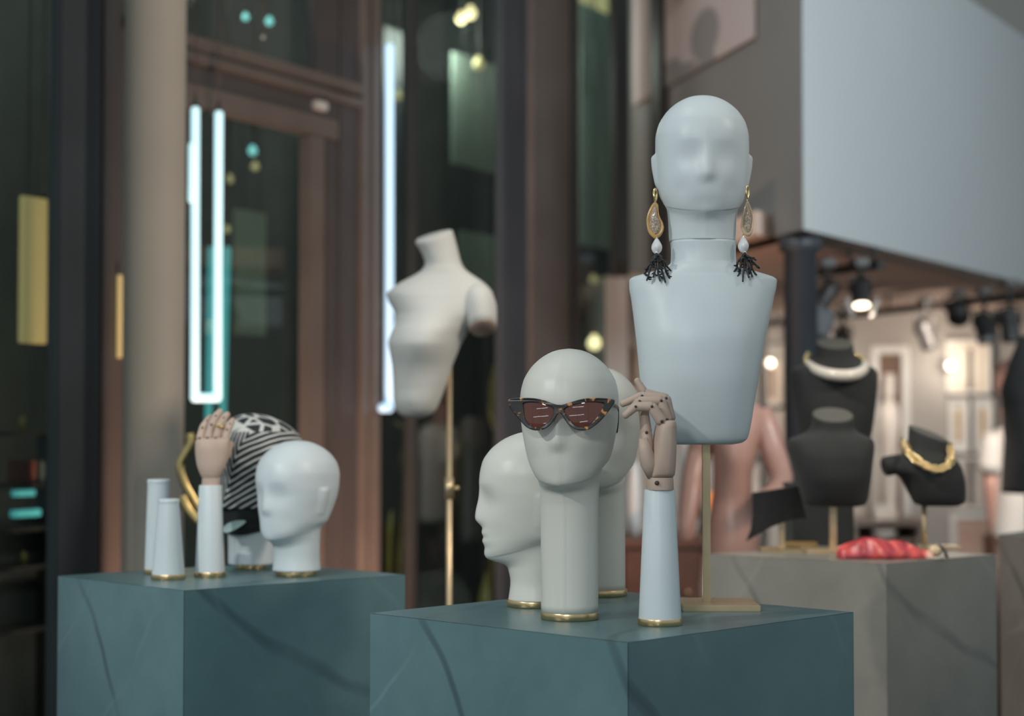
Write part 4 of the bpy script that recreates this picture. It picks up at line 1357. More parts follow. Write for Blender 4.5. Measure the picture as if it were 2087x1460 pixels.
# black fabric column behind, with the bust of the ivory collar necklace
dC = 4.62
xc = P(1668, 1000, dC)
zc_ = P(1668, 985, dC).z
bc_o = thing('black_column', 'black cloth-covered column behind the grey plinth, under a necklace bust', 'column', (xc.x, dC, 0))
wC = 122 * mpp(dC)
link('column_body', box_mesh((wC, 0.15, zc_ - 0.01), (0, 0, (zc_ - 0.01) / 2), 0.004), M['black_cloth'], bc_o, False)
link('column_top', box_mesh((wC + 0.006, 0.156, 0.012), (0, 0, zc_ - 0.006), 0.002), M['black_cloth'], bc_o, False)
gb2 = Vector((P(1700, 900, dC - 0.02).x, dC - 0.02, zc_))
d2_ = gb2.y
b2 = thing('necklace_bust', 'black necklace bust wearing the ivory collar necklace, at the back', 'necklace bust', gb2, 0, 'black necklace busts')
rowsA = [(700, 1664, 1738, 0.046, 0.046, 0, 0.34), (716, 1662, 1740, 0.047, 0.047, 0, 0.24), (730, 1658, 1744, 0.049, 0.048, 0, 0.12), (739, 1645, 1758, 0.054, 0.046, 0, 0.05), (747, 1626, 1774, 0.062, 0.042, 0, 0), (754, 1612, 1784, 0.068, 0.038, 0, 0), (764, 1609, 1787, 0.074, 0.036, 0, 0), (800, 1614, 1785, 0.088, 0.036, 0, 0), (850, 1622, 1780, 0.092, 0.036, 0, 0), (900, 1630, 1772, 0.084, 0.036, 0, 0), (950, 1636, 1764, 0.070, 0.036, 0, 0), (983, 1640, 1758, 0.060, 0.034, 0, 0)]
link('torso', view_loft(rowsA, d2_, gb2, 56, 2.4, steps=4), M['black_cloth'], b2)
top_disc(b2, rowsA[0], d2_, gb2, M['black_top'])

def around(center, rx, ry, tiltv, a0, a1, n):
    out = []
    for k in range(n):
        a = math.radians(a0 + (a1 - a0) * k / (n - 1))
        x, y = rx * math.cos(a), -ry * math.sin(a)
        out.append(center + Vector((x, y, tiltv * y)))
    return out
nc = P(1703, 738, d2_)
sA = mpp(d2_)
n1 = thing('necklace', 'thick ivory collar necklace with gold beads on the black bust', 'necklace', nc)
zero = Vector((0, 0, 0))
arc = around(zero, 58 * sA, 0.108, 0.34, 172, 8, 40)
rad = [sA * (8.0 + 4.0 * math.sin(PI * k / 39)) for k in range(40)]
link('collar', tube(arc, rad, 18), M['bead_white'], n1)
for k, a in enumerate((182, 191, 201, 212, -2, -11, -21, -32)):
    c_ = around(zero, 58 * sA, 0.108, 0.34, a, a + 1, 2)[0]
    r = sA * (7.5 if k % 4 < 2 else 6.5)
    bo = link('gold_bead', lathe([(0.1 * r, -r)] + [(r * math.cos(x), r * math.sin(x)) for x in [math.radians(-75 + 15 * i) for i in range(11)]] + [(0.1 * r, r)], 16), M['gold'], n1)
    bo.location = c_

# tilted bust with the gold chain
gb3 = G(1884, 1119)
d3_ = gb3.y
b3 = thing('necklace_bust', 'tilted black necklace bust wearing the gold chain', 'necklace bust', gb3, 0, 'black necklace busts')
rowsC = [(884, 1853, 1932, 0.044, 0.044, -0.36, 0.22), (900, 1852, 1930, 0.045, 0.045, -0.26, 0.18), (915, 1850, 1930, 0.046, 0.045, -0.15, 0.1), (926, 1842, 1936, 0.050, 0.044, -0.08, 0.05), (935, 1828, 1945, 0.055, 0.042, 0, 0), (943, 1815, 1952, 0.060, 0.040, 0, 0), (952, 1808, 1957, 0.064, 0.038, 0, 0), (960, 1812, 1960, 0.067, 0.037, 0, 0), (968, 1826, 1962, 0.070, 0.036, 0, 0), (980, 1839, 1964, 0.072, 0.036, 0, 0), (1000, 1849, 1965, 0.070, 0.036, 0, 0), (1018, 1858, 1965, 0.064, 0.034, 0, 0), (1026, 1864, 1962, 0.056, 0.030, 0, 0), (1031, 1876, 1953, 0.042, 0.02, 0, 0)]
link('torso', view_loft(rowsC, d3_, gb3, 56, 2.4, steps=4), M['black_cloth'], b3)
link('arm_stump', tube([P(1838, 942, d3_) - gb3, P(1824, 947, d3_ - 0.01) - gb3, P(1806, 951, d3_ - 0.02) - gb3, P(1803, 952, d3_ - 0.02) - gb3], [0.018, 0.023, 0.023, 0.020], 20, 1.0), M['black_cloth'], b3)
top_disc(b3, rowsC[0], d3_, gb3, M['black_top'])
zb3 = P(1884, 1026, d3_).z - gb3.z
link('pole', lathe([(0.006, 0.004), (0.006, zb3)], 16), M['pole'], b3)
link('base_plate', box_mesh((0.10, 0.06, 0.008), (0.03, 0, 0.004), 0.001), M['pole'], b3, False)
# gold chain
ncg = P(1892, 925, d3_)
ch = thing('necklace', 'gold chain necklace of knotted links on the tilted black bust', 'necklace', ncg)
def L3(px, py, dy):
    return P(px, py, d3_ + dy) - ncg
cp = smooth_path([L3(1842, 902, -0.01), L3(1850, 920, -0.045), L3(1868, 938, -0.072), L3(1890, 951, -0.082), L3(1912, 957, -0.084), L3(1930, 950, -0.078), L3(1939, 932, -0.058), L3(1936, 908, -0.02)], 5)
rnd = random.Random(3)
# equal arc length samples
acc = [0]
for a, b in zip(cp[:-1], cp[1:]):
    acc.append(acc[-1] + (b - a).length)
NL = 24
lk0 = None
for k in range(NL):
    u = acc[-1] * k / (NL - 1)
    i = max(j for j in range(len(acc)) if acc[j] <= u + 1e-9)
    i = min(i, len(cp) - 2)
    f = (u - acc[i]) / max(1e-9, acc[i + 1] - acc[i])
    c_ = cp[i].lerp(cp[i + 1], min(1, f))
    tdir = (cp[i + 1] - cp[i]).normalized()
    if lk0 is None:
        lk0 = tube([Vector((0.0105 * math.cos(q), 0.0085 * math.sin(q), 0)) for q in [2 * PI * j / 18 for j in range(19)]], 0.0030, 8)
        lo = link('chain_link', lk0, M['gold'], ch)
    else:
        lo = bpy.data.objects.new('chain_link', lk0)
        COL.objects.link(lo)
        lo.parent = ch
    q = tdir.to_track_quat('X', 'Z')
    from mathutils import Quaternion
    lo.rotation_mode = 'QUATERNION'
    lo.rotation_quaternion = q @ Quaternion((1, 0, 0), (0.5 if k % 2 else 2.0) + rnd.uniform(-0.3, 0.3))
    lo.location = c_

# black collar display
gcd = G(1590, 1124)
dcd = gcd.y
cd = thing('collar_display', 'small curved black collar display left of the black busts', 'collar display', gcd)
outl = [(1532, 1005), (1575, 997), (1618, 990), (1628, 1020), (1639, 1055), (1618, 1056), (1598, 1061), (1575, 1070), (1552, 1083), (1525, 1102), (1532, 1080), (1534, 1050)]
pl = [((x - 1590) * mpp(dcd), -(y - 1050) * mpp(dcd)) for x, y in outl]
cme = poly_frame(pl, [], 0.010, 0.001)
bmx = bmesh.new()
bmx.from_mesh(cme)
bmesh.ops.triangulate(bmx, faces=bmx.faces)
bmesh.ops.subdivide_edges(bmx, edges=bmx.edges, cuts=3, use_grid_fill=True)
bmx.to_mesh(cme)
bmx.free()
zc0 = P(1590, 1050, dcd).z - gcd.z
for v in cme.vertices:
    x, y, z = v.co
    v.co = Vector((x, -z + 4.0 * (x - 0.01) ** 2 - 0.35 * y - 0.03, y + zc0))
link('collar', cme, M['black_cloth'], cd, False)
link('pole', box_mesh((0.013, 0.010, zc0 + 0.01), (0.004, 0.0, 0.006 + (zc0 + 0.01) / 2), 0.001), M['pole'], cd, False)
link('base_plate', box_mesh((0.095, 0.06, 0.008), (0, 0, 0.004), 0.001), M['brass'], cd, False)

# small gold tray at the back of the plinth
gg = G(1668, 1121)
bx_ = thing('gold_tray', 'flat gold tray beside the foot of the front black bust', 'tray', gg)
# sits left of the bust's base plate
bx_.location = G(1660, 1120) + Vector((-0.025, 0.045, 0))
link('tray_plate', box_mesh((0.075, 0.035, 0.004), (0, 0, 0.002), 0.0008), M['gold'], bx_, False)
for s_ in (-1, 1):
    link('tray_rim', box_mesh((0.075, 0.003, 0.010), (0, s_ * 0.016, 0.0088), 0.0006), M['gold'], bx_, False)

# red silk scarf, crumpled, one knotted end hanging over the edge
gs = G(1806, 1138)
ds = gs.y
sc_t = thing('silk_scarf', 'crumpled red silk scarf with a pale knotted end on the grey plinth', 'scarf', gs)
ss = mpp(ds)
nu, nv = 64, 40
rings = []
for i in range(nu):
    u = i / (nu - 1)
    cx = (1706 + (1902 - 1706) * u - 1806) * ss
    wid = 0.050 * (math.sin(PI * min(1, 0.12 + 0.80 * u)) ** 0.6) * (1 - 0.45 * u)
    hgt = ss * (9 + 33 * math.exp(-((u - 0.33) / 0.30) ** 2) + 12 * math.exp(-((u - 0.72) / 0.2) ** 2))
    if i == 0 or i == nu - 1:
        wid *= 0.3
        hgt *= 0.4
    ring = []
    for j in range(nv):
        a = 2 * PI * j / nv
        y = wid * math.cos(a)
        z = max(0, math.sin(a)) ** 0.8 * hgt
        fold = 0.0045 * math.sin(6 * a + 5 * u) + 0.0022 * math.sin(13 * u + 5 * math.cos(a))
        nn = noise.noise(Vector((cx * 22, y * 30, 3.1)))
        if math.sin(a) > 0.05:
            z += (fold + 0.005 * nn) * math.sin(a)
            z = max(z, 0.002)
        else:
            z = 0.0012
        ring.append(Vector((cx, y + 0.010 * noise.noise(Vector((u * 9, 0.2, 7))), z)))
    rings.append(ring)
link('scarf_cloth', loft(rings), M['red'], sc_t)
kx_ = (1905 - 1806) * ss
ko = link('scarf_knot', lathe([(0.004, -0.014), (0.011, -0.010), (0.014, 0.0), (0.011, 0.010), (0.006, 0.014)], 18), M['shell_pale'], sc_t)
ko.rotation_euler = (0, PI / 2, 0)
ko.location = (kx_, 0.0, 0.0155)
link('scarf_tie', tube(smooth_path([(kx_ + 0.008, 0, 0.028), (kx_ + 0.016, -0.004, 0.022), (kx_ + 0.020, -0.016, 0.010), (kx_ + 0.018, -0.028, 0.006)], 6), 0.005, 10, 0.6), M['black_cloth'], sc_t)
ge = G(1897, 1146)
tri = poly_frame([(0, 0.004), (0.032, 0.010), (0.026, -0.004), (0.020, -0.002)], [], 0.002, 0.0004)
for v in tri.vertices:
    x, y, z = v.co
    v.co = Vector((x + kx_ - 0.022, y * 1.0 - 0.030, 0.0030 + z))
link('scarf_tip', tri, M['bead_white'], sc_t, False)

# ================================================================== SHOP INTERIOR
# rose mannequin behind the bust
dP = 5.5
mbp = Vector((P(1500, 900, dP).x, dP, 0))
pm = thing('mannequin', 'glossy rose-coloured mannequin figure behind the tall white bust', 'mannequin', mbp)
sp = mpp(dP)
rows = [(640, 1478, 1506, 0.045, 0.05, 0, 0), (680, 1465, 1522, 0.075, 0.075, 0, 0), (715, 1463, 1524, 0.082, 0.085, 0, 0), (750, 1468, 1517, 0.085, 0.075, 0, 0), (772, 1478, 1508, 0.06, 0.05, 0, 0), (800, 1476, 1512, 0.045, 0.045, 0, 0), (818, 1462, 1532, 0.06, 0.055, 0, 0), (830, 1446, 1552, 0.075, 0.065, 0, 0), (848, 1442, 1560, 0.085, 0.075, 0, 0), (890, 1448, 1550, 0.105, 0.085, 0, 0), (930, 1452, 1540, 0.11, 0.085, 0, 0), (975, 1454, 1532, 0.095, 0.08, 0, 0), (1020, 1450, 1533, 0.09, 0.085, 0, 0), (1070, 1444, 1540, 0.10, 0.10, 0, 0), (1120, 1440, 1546, 0.105, 0.11, 0, 0), (1170, 1440, 1546, 0.10, 0.105, 0, 0), (1190, 1450, 1536, 0.085, 0.09, 0, 0)]
link('body', view_loft(rows, dP, mbp, 44, 2.1, steps=4), M['pink_skin'], pm)
def LP(px, py, dy=0.0):
    return P(px, py, dP + dy) - mbp
for side in (1, -1):
    if side == 1:
        pts = [LP(1546, 842), LP(1558, 868, -0.01), LP(1574, 915, -0.03), LP(1588, 955, -0.06), LP(1592, 985, -0.11), LP(1572, 1008, -0.17), LP(1545, 1020, -0.20)]
        rr_ = [0.040, 0.043, 0.038, 0.034, 0.034, 0.028, 0.022]
    else:
        pts = [LP(1452, 842), LP(1438, 870), LP(1425, 920, 0.02), LP(1414, 965, 0.0), LP(1408, 1010, -0.03), LP(1400, 1070, -0.06), LP(1398, 1100, -0.06)]
        rr_ = [0.040, 0.042, 0.038, 0.034, 0.032, 0.026, 0.022]
    link('arm', tube(smooth_path(pts, 5), [rr_[min(int(i / 5), 6)] + (rr_[min(int(i / 5) + 1, 6)] - rr_[min(int(i / 5), 6)]) * ((i % 5) / 5) for i in range(31)], 18), M['pink_skin'], pm)
    hx = 20 * sp * side
    z0_ = LP(1493, 1180).z
    link('leg', tube(smooth_path([(hx, 0, z0_ + 0.06), (hx * 1.3, 0.0, z0_ - 0.12), (hx * 1.35, -0.01, 0.46), (hx * 1.35, 0.02, 0.30), (hx * 1.35, 0.03, 0.09), (hx * 1.35, -0.02, 0.035), (hx * 1.4, -0.12, 0.022)], 5), [0.075] * 4 + [0.07, 0.068, 0.066, 0.064, 0.06, 0.055, 0.05, 0.046, 0.045, 0.048, 0.05, 0.049, 0.046, 0.042, 0.037, 0.034, 0.032, 0.032, 0.033, 0.034, 0.034, 0.032, 0.03, 0.028, 0.026, 0.024, 0.02], 18), M['pink_skin'], pm)

# pictures on the shop's back wall
def picture(label, x0, x1, y0, y1, m_frame, m_in, border=6, inner=None, d=WBY - 0.02, pre='picture'):
    a, b = P(x0, y1, d), P(x1, y0, d)
    c = (a + b) / 2
    t = thing('picture_frame', label, 'picture', c, 0, 'pictures on the shop wall')
    w, h, bd = b.x - a.x, b.z - a.z, border * mpp(d)
    link('mount', box_mesh((w - bd, 0.008, h - bd), (0, 0.008, 0)), m_in, t, False)
    for s_ in (-1, 1):
        link('frame_bar', box_mesh((bd, 0.03, h), (s_ * (w - bd) / 2, 0, 0), 0.002), m_frame, t, False)
        link('frame_bar', box_mesh((w - 2 * bd, 0.03, bd), (0, 0, s_ * (h - bd) / 2), 0.002), m_frame, t, False)
    if inner:
        fw, fh, mi = inner
        link('print', box_mesh((w * fw, 0.004, h * fh), (0, 0.002, 0)), mi, t, False)
    return t
picture('tall white picture frame with a brown print, right of the black busts', 1778, 1852, 706, 1112, M['frame_white'], M['brown_art'], 15)
picture('large bright cream picture under the spotlights', 1930, 2018, 694, 802, M['frame_white'], M['paper'], 6, (0.70, 0.72, M['bead_white']))
picture('small white picture with a gold strip, left of two under the cream one', 1934, 1973, 812, 922, M['frame_white'], M['frame_white'], 5, (0.28, 0.62, M['gold_art']))
picture('small white picture with a gold strip, right of two under the cream one', 1984, 2023, 812, 922, M['frame_white'], M['frame_white'], 5, (0.28, 0.62, M['gold_art']))
picture('pale grey picture behind the tilted black bust', 1952, 2032, 932, 1040, M['frame_white'], M['paper_grey'], 5)
picture('white-framed pink picture low on the wall above the grey plinth', 1936, 2046, 1046, 1160, M['frame_white'], M['paper_pink'], 12)
picture('narrow picture under the small lamp beside the tall white bust', 1556, 1592, 738, 826, M['paper'], M['paper'], 5, (0.3, 0.7, M['brown_art']))
picture('upper cream picture left of the black busts', 1560, 1602, 836, 925, M['paper'], M['paper'], 5, (0.45, 0.6, M['paper_grey']))
picture('left one of two lower cream pictures beside the rose mannequin', 1528, 1556, 938, 1020, M['paper'], M['paper_grey'], 4)
picture('right one of two lower cream pictures beside the rose mannequin', 1566, 1600, 938, 1020, M['paper'], M['paper_grey'], 4)
picture('pale picture just left of the tall bust shoulder', 1276, 1300, 700, 800, M['paper'], M['brown_art'], 5)

# black display grid behind the left group of pictures
def grid():
    d = WBY - 0.06
    a = P(1515, 1040, d)
    t = thing('display_grid', 'black metal display grid holding the cream pictures', 'display grid', (a.x, d, 0))
    x0, x1 = 0, P(1612, 900, d).x - a.x
    for px in (1516, 1560, 1606):
        link('upright', box_mesh((8 * mpp(d), 0.03, ZS - 0.02), (P(px, 900, d).x - a.x, 0, (ZS - 0.02) / 2)), M['black_metal'], t, False)
    for py in (700, 830, 931, 1026):
        link('crossbar', box_mesh((x1, 0.024, 9 * mpp(d)), (x1 / 2, 0, P(1560, py, d).z)), M['black_metal'], t, False)
# frame grid behind the right-hand pictures
def grid2():
    d = WBY - 0.012
    a = P(1978, 1040, d)
    t = thing('wall_rail', 'dark wall rails between the right-hand pictures', 'wall rail', (a.x, d, 0))
    link('upright', box_mesh((10 * mpp(d), 0.02, 0.9), (0, 0, P(1978, 870, d).z), 0.001), M['black_metal'], t, False)
    link('upright', box_mesh((12 * mpp(d), 0.02, 1.2), (P(2028, 800, d).x - a.x, 0, P(1978, 800, d).z), 0.001), M['black_metal'], t, False)
    link('crossbar', box_mesh((100 * mpp(d), 0.02, 9 * mpp(d)), (0, -0.001, P(1978, 926, d).z), 0.001), M['taupe_unit'], t, False)
    link('crossbar', box_mesh((90 * mpp(d), 0.02, 5 * mpp(d)), (0, -0.001, P(1978, 807, d).z), 0.001), M['taupe_unit'], t, False)
grid()
grid2()

# pale statue in front of the tall frame
dS = WBY - 0.45
sb = Vector((P(1812, 900, dS).x, dS, 0))
stt = thing('statue', 'pale headless statue figure in front of the tall white frame', 'statue', sb)
rows = [(762, 1802, 1822, 0.03, 0.03, 0, 0), (775, 1800, 1824, 0.05, 0.05, 0, 0), (800, 1799, 1824, 0.05, 0.05, 0, 0), (815, 1804, 1820, 0.035, 0.035, 0, 0), (828, 1794, 1830, 0.06, 0.05, 0, 0), (860, 1792, 1834, 0.08, 0.06, 0, 0), (905, 1796, 1830, 0.07, 0.06, 0, 0), (945, 1792, 1832, 0.08, 0.07, 0, 0), (985, 1795, 1830, 0.07, 0.06, 0, 0), (1035, 1799, 1826, 0.06, 0.05, 0, 0)]
link('figure', view_loft(rows, dS, sb, 32, 2.1, steps=4), M['white_cloth'], stt)
# low taupe unit with white things on it
du = WBY - 0.55
ux = P(1802, 1060, du)
zu = P(1802, 1058, du).z
un = thing('low_unit', 'low taupe shelf unit under the tall white frame', 'shelf', (ux.x, du + 0.12, 0))
wu = 150 * mpp(du)
link('unit_top', box_mesh((wu, 0.42, 0.03), (0, 0, zu - 0.015), 0.003), M['taupe_unit'], un, False)
for s_ in (-1, 1):
    link('side_board', box_mesh((0.03, 0.40, zu - 0.03), (s_ * (wu / 2 - 0.02), 0, (zu - 0.03) / 2)), M['taupe_unit'], un, False)
z2u = P(1802, 1103, du).z
link('shelf_board', box_mesh((wu - 0.07, 0.38, 0.02), (0, 0, z2u)), M['taupe_unit'], un, False)
link('back_board', box_mesh((wu - 0.07, 0.02, zu - 0.04), (0, 0.19, (zu - 0.04) / 2)), M['taupe_unit'], un, False)
stt.location.z = 0
wb = link('gift_box', box_mesh((46 * mpp(du), 0.10, 24 * mpp(du)), (0, 0, 12 * mpp(du)), 0.006), M['white_cloth'], None, False)
wb.location = (P(1802, 1058, du).x, du, zu)
tag(wb, 'white box on top of the low taupe unit', 'box')
lid = link('box_lid', box_mesh((48 * mpp(du), 0.105, 8 * mpp(du)), (0, 0, 24.5 * mpp(du)), 0.004), M['frame_white'], wb, False)
bw_ = link('bowl', lathe([(0.02, 0), (0.035, 0.004), (0.06, 0.03), (0.066, 0.05), (0.062, 0.05), (0.05, 0.028), (0.01, 0.012)], 32), M['frame_white'])
bw_.location = (P(1800, 1098, du).x, du - 0.03, z2u + 0.0105)
tag(bw_, 'white bowl on the lower shelf of the taupe unit', 'bowl')

# white shirt form and black garment at the right edge
dW = 8.4
wsb = Vector((P(2062, 900, dW).x, dW, 0))
ws = thing('shirt_mannequin', 'mannequin in a white short-sleeved shirt at the right edge', 'mannequin', wsb)
rows = [(1100, 2020, 2112, 0.13, 0.12, 0, 0), (1040, 2024, 2110, 0.125, 0.12, 0, 0), (980, 2028, 2108, 0.12, 0.12, 0, 0), (920, 2024, 2112, 0.125, 0.12, 0, 0), (890, 2022, 2116, 0.12, 0.11, 0, 0), (875, 2034, 2106, 0.10, 0.09, 0, 0), (866, 2050, 2090, 0.07, 0.06, 0, 0)]
link('shirt', view_loft(rows, dW, wsb, 40, 2.2, steps=4), M['white_cloth'], ws)
def LW(px, py, dy=0.0):
    return P(px, py, dW + dy) - wsb
link('sleeve', tube([LW(2034, 888), LW(2026, 915), LW(2021, 945), LW(2019, 962)], [0.062, 0.066, 0.064, 0.066], 20), M['white_cloth'], ws)
link('arm', tube([LW(2020, 955), LW(2021, 1000), LW(2026, 1060), LW(2030, 1100)], [0.04, 0.036, 0.030, 0.026], 16), M['pink_skin'], ws)
link('neck', tube([LW(2066, 880), LW(2064, 855), LW(2062, 832)], [0.055, 0.05, 0.055], 20), M['pink_skin'], ws)
hmz = LW(2062, 838)
me = head_mesh(H=0.21, zc=0.03, nw=0.22, nf=0.2, nb=0.24, nose=0.06, ear=0.02)
hh = link('head', me, M['pink_skin'], ws)
hh.location = hmz
for s_ in (-1, 1):
    link('leg', tube([(s_ * 0.06, 0, LW(2062, 1090).z), (s_ * 0.065, 0, 0.55), (s_ * 0.065, 0.01, 0.30), (s_ * 0.065, 0.0, 0.0)], [0.075, 0.055, 0.05, 0.04], 16), M['dark_wood'], ws)
dG = 6.2
gbb = Vector((P(2080, 900, dG).x, dG, 0))
bg = thing('black_dress', 'long black dress on a stand at the right edge of the shop', 'dress', gbb)
rows = [(1005, 2044, 2140, 0.12, 0.11, 0, 0), (960, 2046, 2138, 0.12, 0.11, 0, 0), (900, 2049, 2134, 0.11, 0.10, 0, 0), (840, 2046, 2136, 0.10, 0.10, 0, 0), (800, 2042, 2142, 0.11, 0.10, 0, 0), (760, 2052, 2134, 0.10, 0.09, 0, 0), (725, 2064, 2122, 0.08, 0.07, 0, 0), (700, 2074, 2110, 0.06, 0.05, 0, 0), (685, 2080, 2106, 0.045, 0.045, 0, 0)]
link('dress_body', view_loft(rows, dG, gbb, 40, 2.2, steps=4), M['black_cloth'], bg)
link('stand', lathe([(0.16, 0), (0.16, 0.01), (0.02, 0.02), (0.014, 0.05), (0.014, P(2090, 990, dG).z)], 24), M['black_metal'], bg).location = (0.03, 0, 0)

# things glimpsed between the forearm and the brass pole
dk = 6.9
kb = P(1400, 1100, dk)
zt_ = P(1400, 1092, dk).z
tbn = thing('side_table', 'dark walnut cabinet table seen behind the forearm cone', 'table', (kb.x - 0.02, dk, 0))
link('table_top', box_mesh((0.52, 0.46, 0.03), (0, 0, zt_ - 0.015), 0.004), M['red_wood'], tbn, False)
link('cabinet_body', box_mesh((0.48, 0.42, zt_ - 0.08), (0, 0, (zt_ - 0.08) / 2 + 0.05), 0.003), M['dark_wood'], tbn, False)
for k in range(3):
    hz = (zt_ - 0.10) / 3
    dr = link('drawer', box_mesh((0.45, 0.016, hz - 0.02), (0, -0.217, 0.07 + hz * (k + 0.5)), 0.002), M['red_wood' if k == 2 else 'dark_wood'], tbn, False)
    link('knob', capsule((0, -0.226, 0.07 + hz * (k + 0.5)), (0, -0.236, 0.07 + hz * (k + 0.5)), 0.006, 0.009, 10), M['brass'], dr)
def lampish(name, label, px, py_bot, r_px, h_px, m, d, cat, z, prof=None):
    b = P(px, py_bot, d)
    s = mpp(d)
    r, h = r_px * s, h_px * s
    prof = prof or [(0.5, 0), (0.85, 0.15), (1.0, 0.5), (0.8, 0.85), (0.5, 1.0), (0.3, 1.0)]
    o = link(name, lathe([(r * a, h * b_) for a, b_ in prof], 28), m)
    o.location = (b.x, d, z)
    return tag(o, label, cat)
lampish('ceramic_vase', 'round white ceramic vase on the walnut table', 1402, 1090, 22, 68, M['frame_white'], dk - 0.12, 'vase', zt_)
lampish('ceramic_vase', 'white ceramic jar behind the brass pole, beside the round vase', 1447, 1090, 16, 52, M['white_cloth'], dk - 0.05, 'vase', zt_) 
lampish('amber_lamp', 'small glowing amber lamp on the walnut table', 1450, 1080, 10, 86, M['amber'], dk + 0.10, 'lamp', zt_, [(0.9, 0), (0.9, 0.06), (0.2, 0.1), (0.2, 0.5), (0.9, 0.55), (1.0, 0.75), (0.7, 0.95), (0.3, 1.0)])
lampish('ceramic_vase', 'tall white vase between the half-hidden head and the wooden wrist', 1294, 1090, 13, 150, M['frame_white'], dk + 0.02, 'vase', zt_, [(0.8, 0), (0.95, 0.2), (1.0, 0.6), (0.75, 0.85), (0.5, 1.0), (0.3, 1.0)]) 
# pale gold-trimmed gown hanging further back
dgn = 7.6
gpt = P(1398, 905, dgn)
gw = thing('hanging_gown', 'white and gold gown hanging behind the brass pole', 'gown', (gpt.x, dgn, 0))
rows = [(1120, 1376, 1424, 0.06, 0.05, 0, 0), (1020, 1380, 1418, 0.055, 0.05, 0, 0), (940, 1384, 1414, 0.05, 0.05, 0, 0), (880, 1380, 1420, 0.06, 0.05, 0, 0), (850, 1386, 1414, 0.05, 0.04, 0, 0)]
link('gown_cloth', view_loft(rows, dgn, Vector((gpt.x, dgn, 0)), 40, 2.0, steps=5), M['white_cloth'], gw)
link('gold_sash', tube([P(1416, 860, dgn - 0.05) - Vector((gpt.x, dgn, 0)), P(1420, 940, dgn - 0.06) - Vector((gpt.x, dgn, 0)), P(1423, 1010, dgn - 0.06) - Vector((gpt.x, dgn, 0)), P(1428, 1110, dgn - 0.06) - Vector((gpt.x, dgn, 0))], 0.018, 12), M['ochre_gold'], gw)
link('hanger', tube(smooth_path([P(1386, 852, dgn) - Vector((gpt.x, dgn, 0)), P(1400, 838, dgn) - Vector((gpt.x, dgn, 0)), P(1414, 852, dgn) - Vector((gpt.x, dgn, 0))], 6), 0.006, 8), M['black_metal'], gw)
link('hanger_rod', tube([P(1400, 838, dgn) - Vector((gpt.x, dgn, 0)), Vector((0, 0, ZS))], 0.005, 8), M['black_metal'], gw)

# ------------------------------------------------------------------ track lighting
def rail(label, x0, y0, x1, y1, drop):
    def at_h(px, py):
        v = ray(px, py)
        k = (ZS - drop - HC) / v.z
        return Vector((v.x * k, v.y * k, ZS - drop))
    a, b = at_h(x0, y0), at_h(x1, y1)
    c = (a + b) / 2
    t = thing('track_rail', label, 'track rail', c)
    d = (b - a)
    L = d.length
    rot = Matrix.Rotation(math.atan2(d.y, d.x), 3, 'Z')
    link('rail_bar', box_mesh((L, 0.035, 0.032), (0, 0, 0), 0.003, rot), M['black_metal'], t, False)
    for k in (-0.4, 0.0, 0.4):
        q = d * k
        link('ceiling_bracket', tube([q + Vector((0, 0, 0.01)), q + Vector((0, 0, drop))], 0.006, 8), M['black_metal'], t)
    return a, b
ra = rail('long black ceiling track across the shop', 1530, 664, 2200, 592, 0.09)
rb = rail('short black ceiling track near the dark steel column', 1668, 556, 1796, 540, 0.07)

def track_spot(label, px, py, d, length_px, r_px, aim, lit=False, power=0, col=(1, 0.84, 0.70), size=60, target=None):
    """can spotlight on a yoke; px,py the head's centre in the photo"""
    c = P(px, py, d)
    t = thing('track_spotlight', label, 'spotlight', c, 0, 'track spotlights in the shop')
    s = mpp(d)
    L, r = length_px * s, r_px * s
    a = Vector(aim).normalized()
    p0, p1 = -a * L / 2, a * L / 2
    o = link('can', tube([p0, p0 + a * L * 0.12, p0 + a * L * 0.15, p1 - a * L * 0.12, p1 - a * L * 0.10, p1], [r * 0.75, r * 0.95, r, r, r * 1.08, r * 1.08], 24), M['black_metal'], t)
    link('lens', tube([p1 + a * 0.0005, p1 + a * 0.004], [r * 0.85, r * 0.8], 24), M['lit_lens'] if lit else M['pale_dim'], t)
    for s_ in (-1, 1):
        link('yoke_arm', tube([Vector((s_ * r * 1.2, 0, 0)), Vector((s_ * r * 1.2, 0, L * 0.55)), Vector((0, 0, L * 0.62))], 0.006, 8), M['black_metal'], t)
    link('stem', tube([Vector((0, 0, L * 0.6)), Vector((0, 0, max(L * 0.7, ZS - 0.06 - c.z)))], 0.010, 10), M['black_metal'], t)
    link('adapter', box_mesh((0.05, 0.09, 0.03), (0, 0, max(L * 0.7, ZS - 0.06 - c.z)), 0.003), M['black_metal'], t, False)
    if lit:
        for s_ in (-1, 1):
            q = p1 + Vector((s_ * r * 1.35, 0, -0.01))
            link('barn_door', box_mesh((0.006, r * 1.6, r * 2.0), q, 0.001, Matrix.Rotation(s_ * 0.28, 3, 'Y')), M['frame_white'], t, False)
    if power:
        tg = target if target is not None else c + a
        sl_ = spot('track_lamp', c + a * (L / 2 + 0.03), tg, power, col, size, 0.6, 0.03)
    return t
track_spot('lit track spotlight with white barn doors, brightest in the shop', 1754, 598, 6.62, 52, 19, (0.0, -0.35, -1), True, 24, target=(1.25, 6.3, 0.6), size=110)
track_spot('unlit black track spotlight left of the lit one', 1686, 600, 6.62, 50, 17, (-0.6, 0.2, -1))
track_spot('black track spotlight hanging in front of the taupe wall', 1886, 680, 8.7, 62, 17, (0.5, 0.5, -1), False, 45, target=P(1938, 748, WBY), size=50)
track_spot('thick black track spotlight turned away, left of the right-hand pair', 1952, 636, 8.3, 50, 22, (0.3, 0.9, -0.35), False, 45, target=P(1700, 900, WBY), size=80)
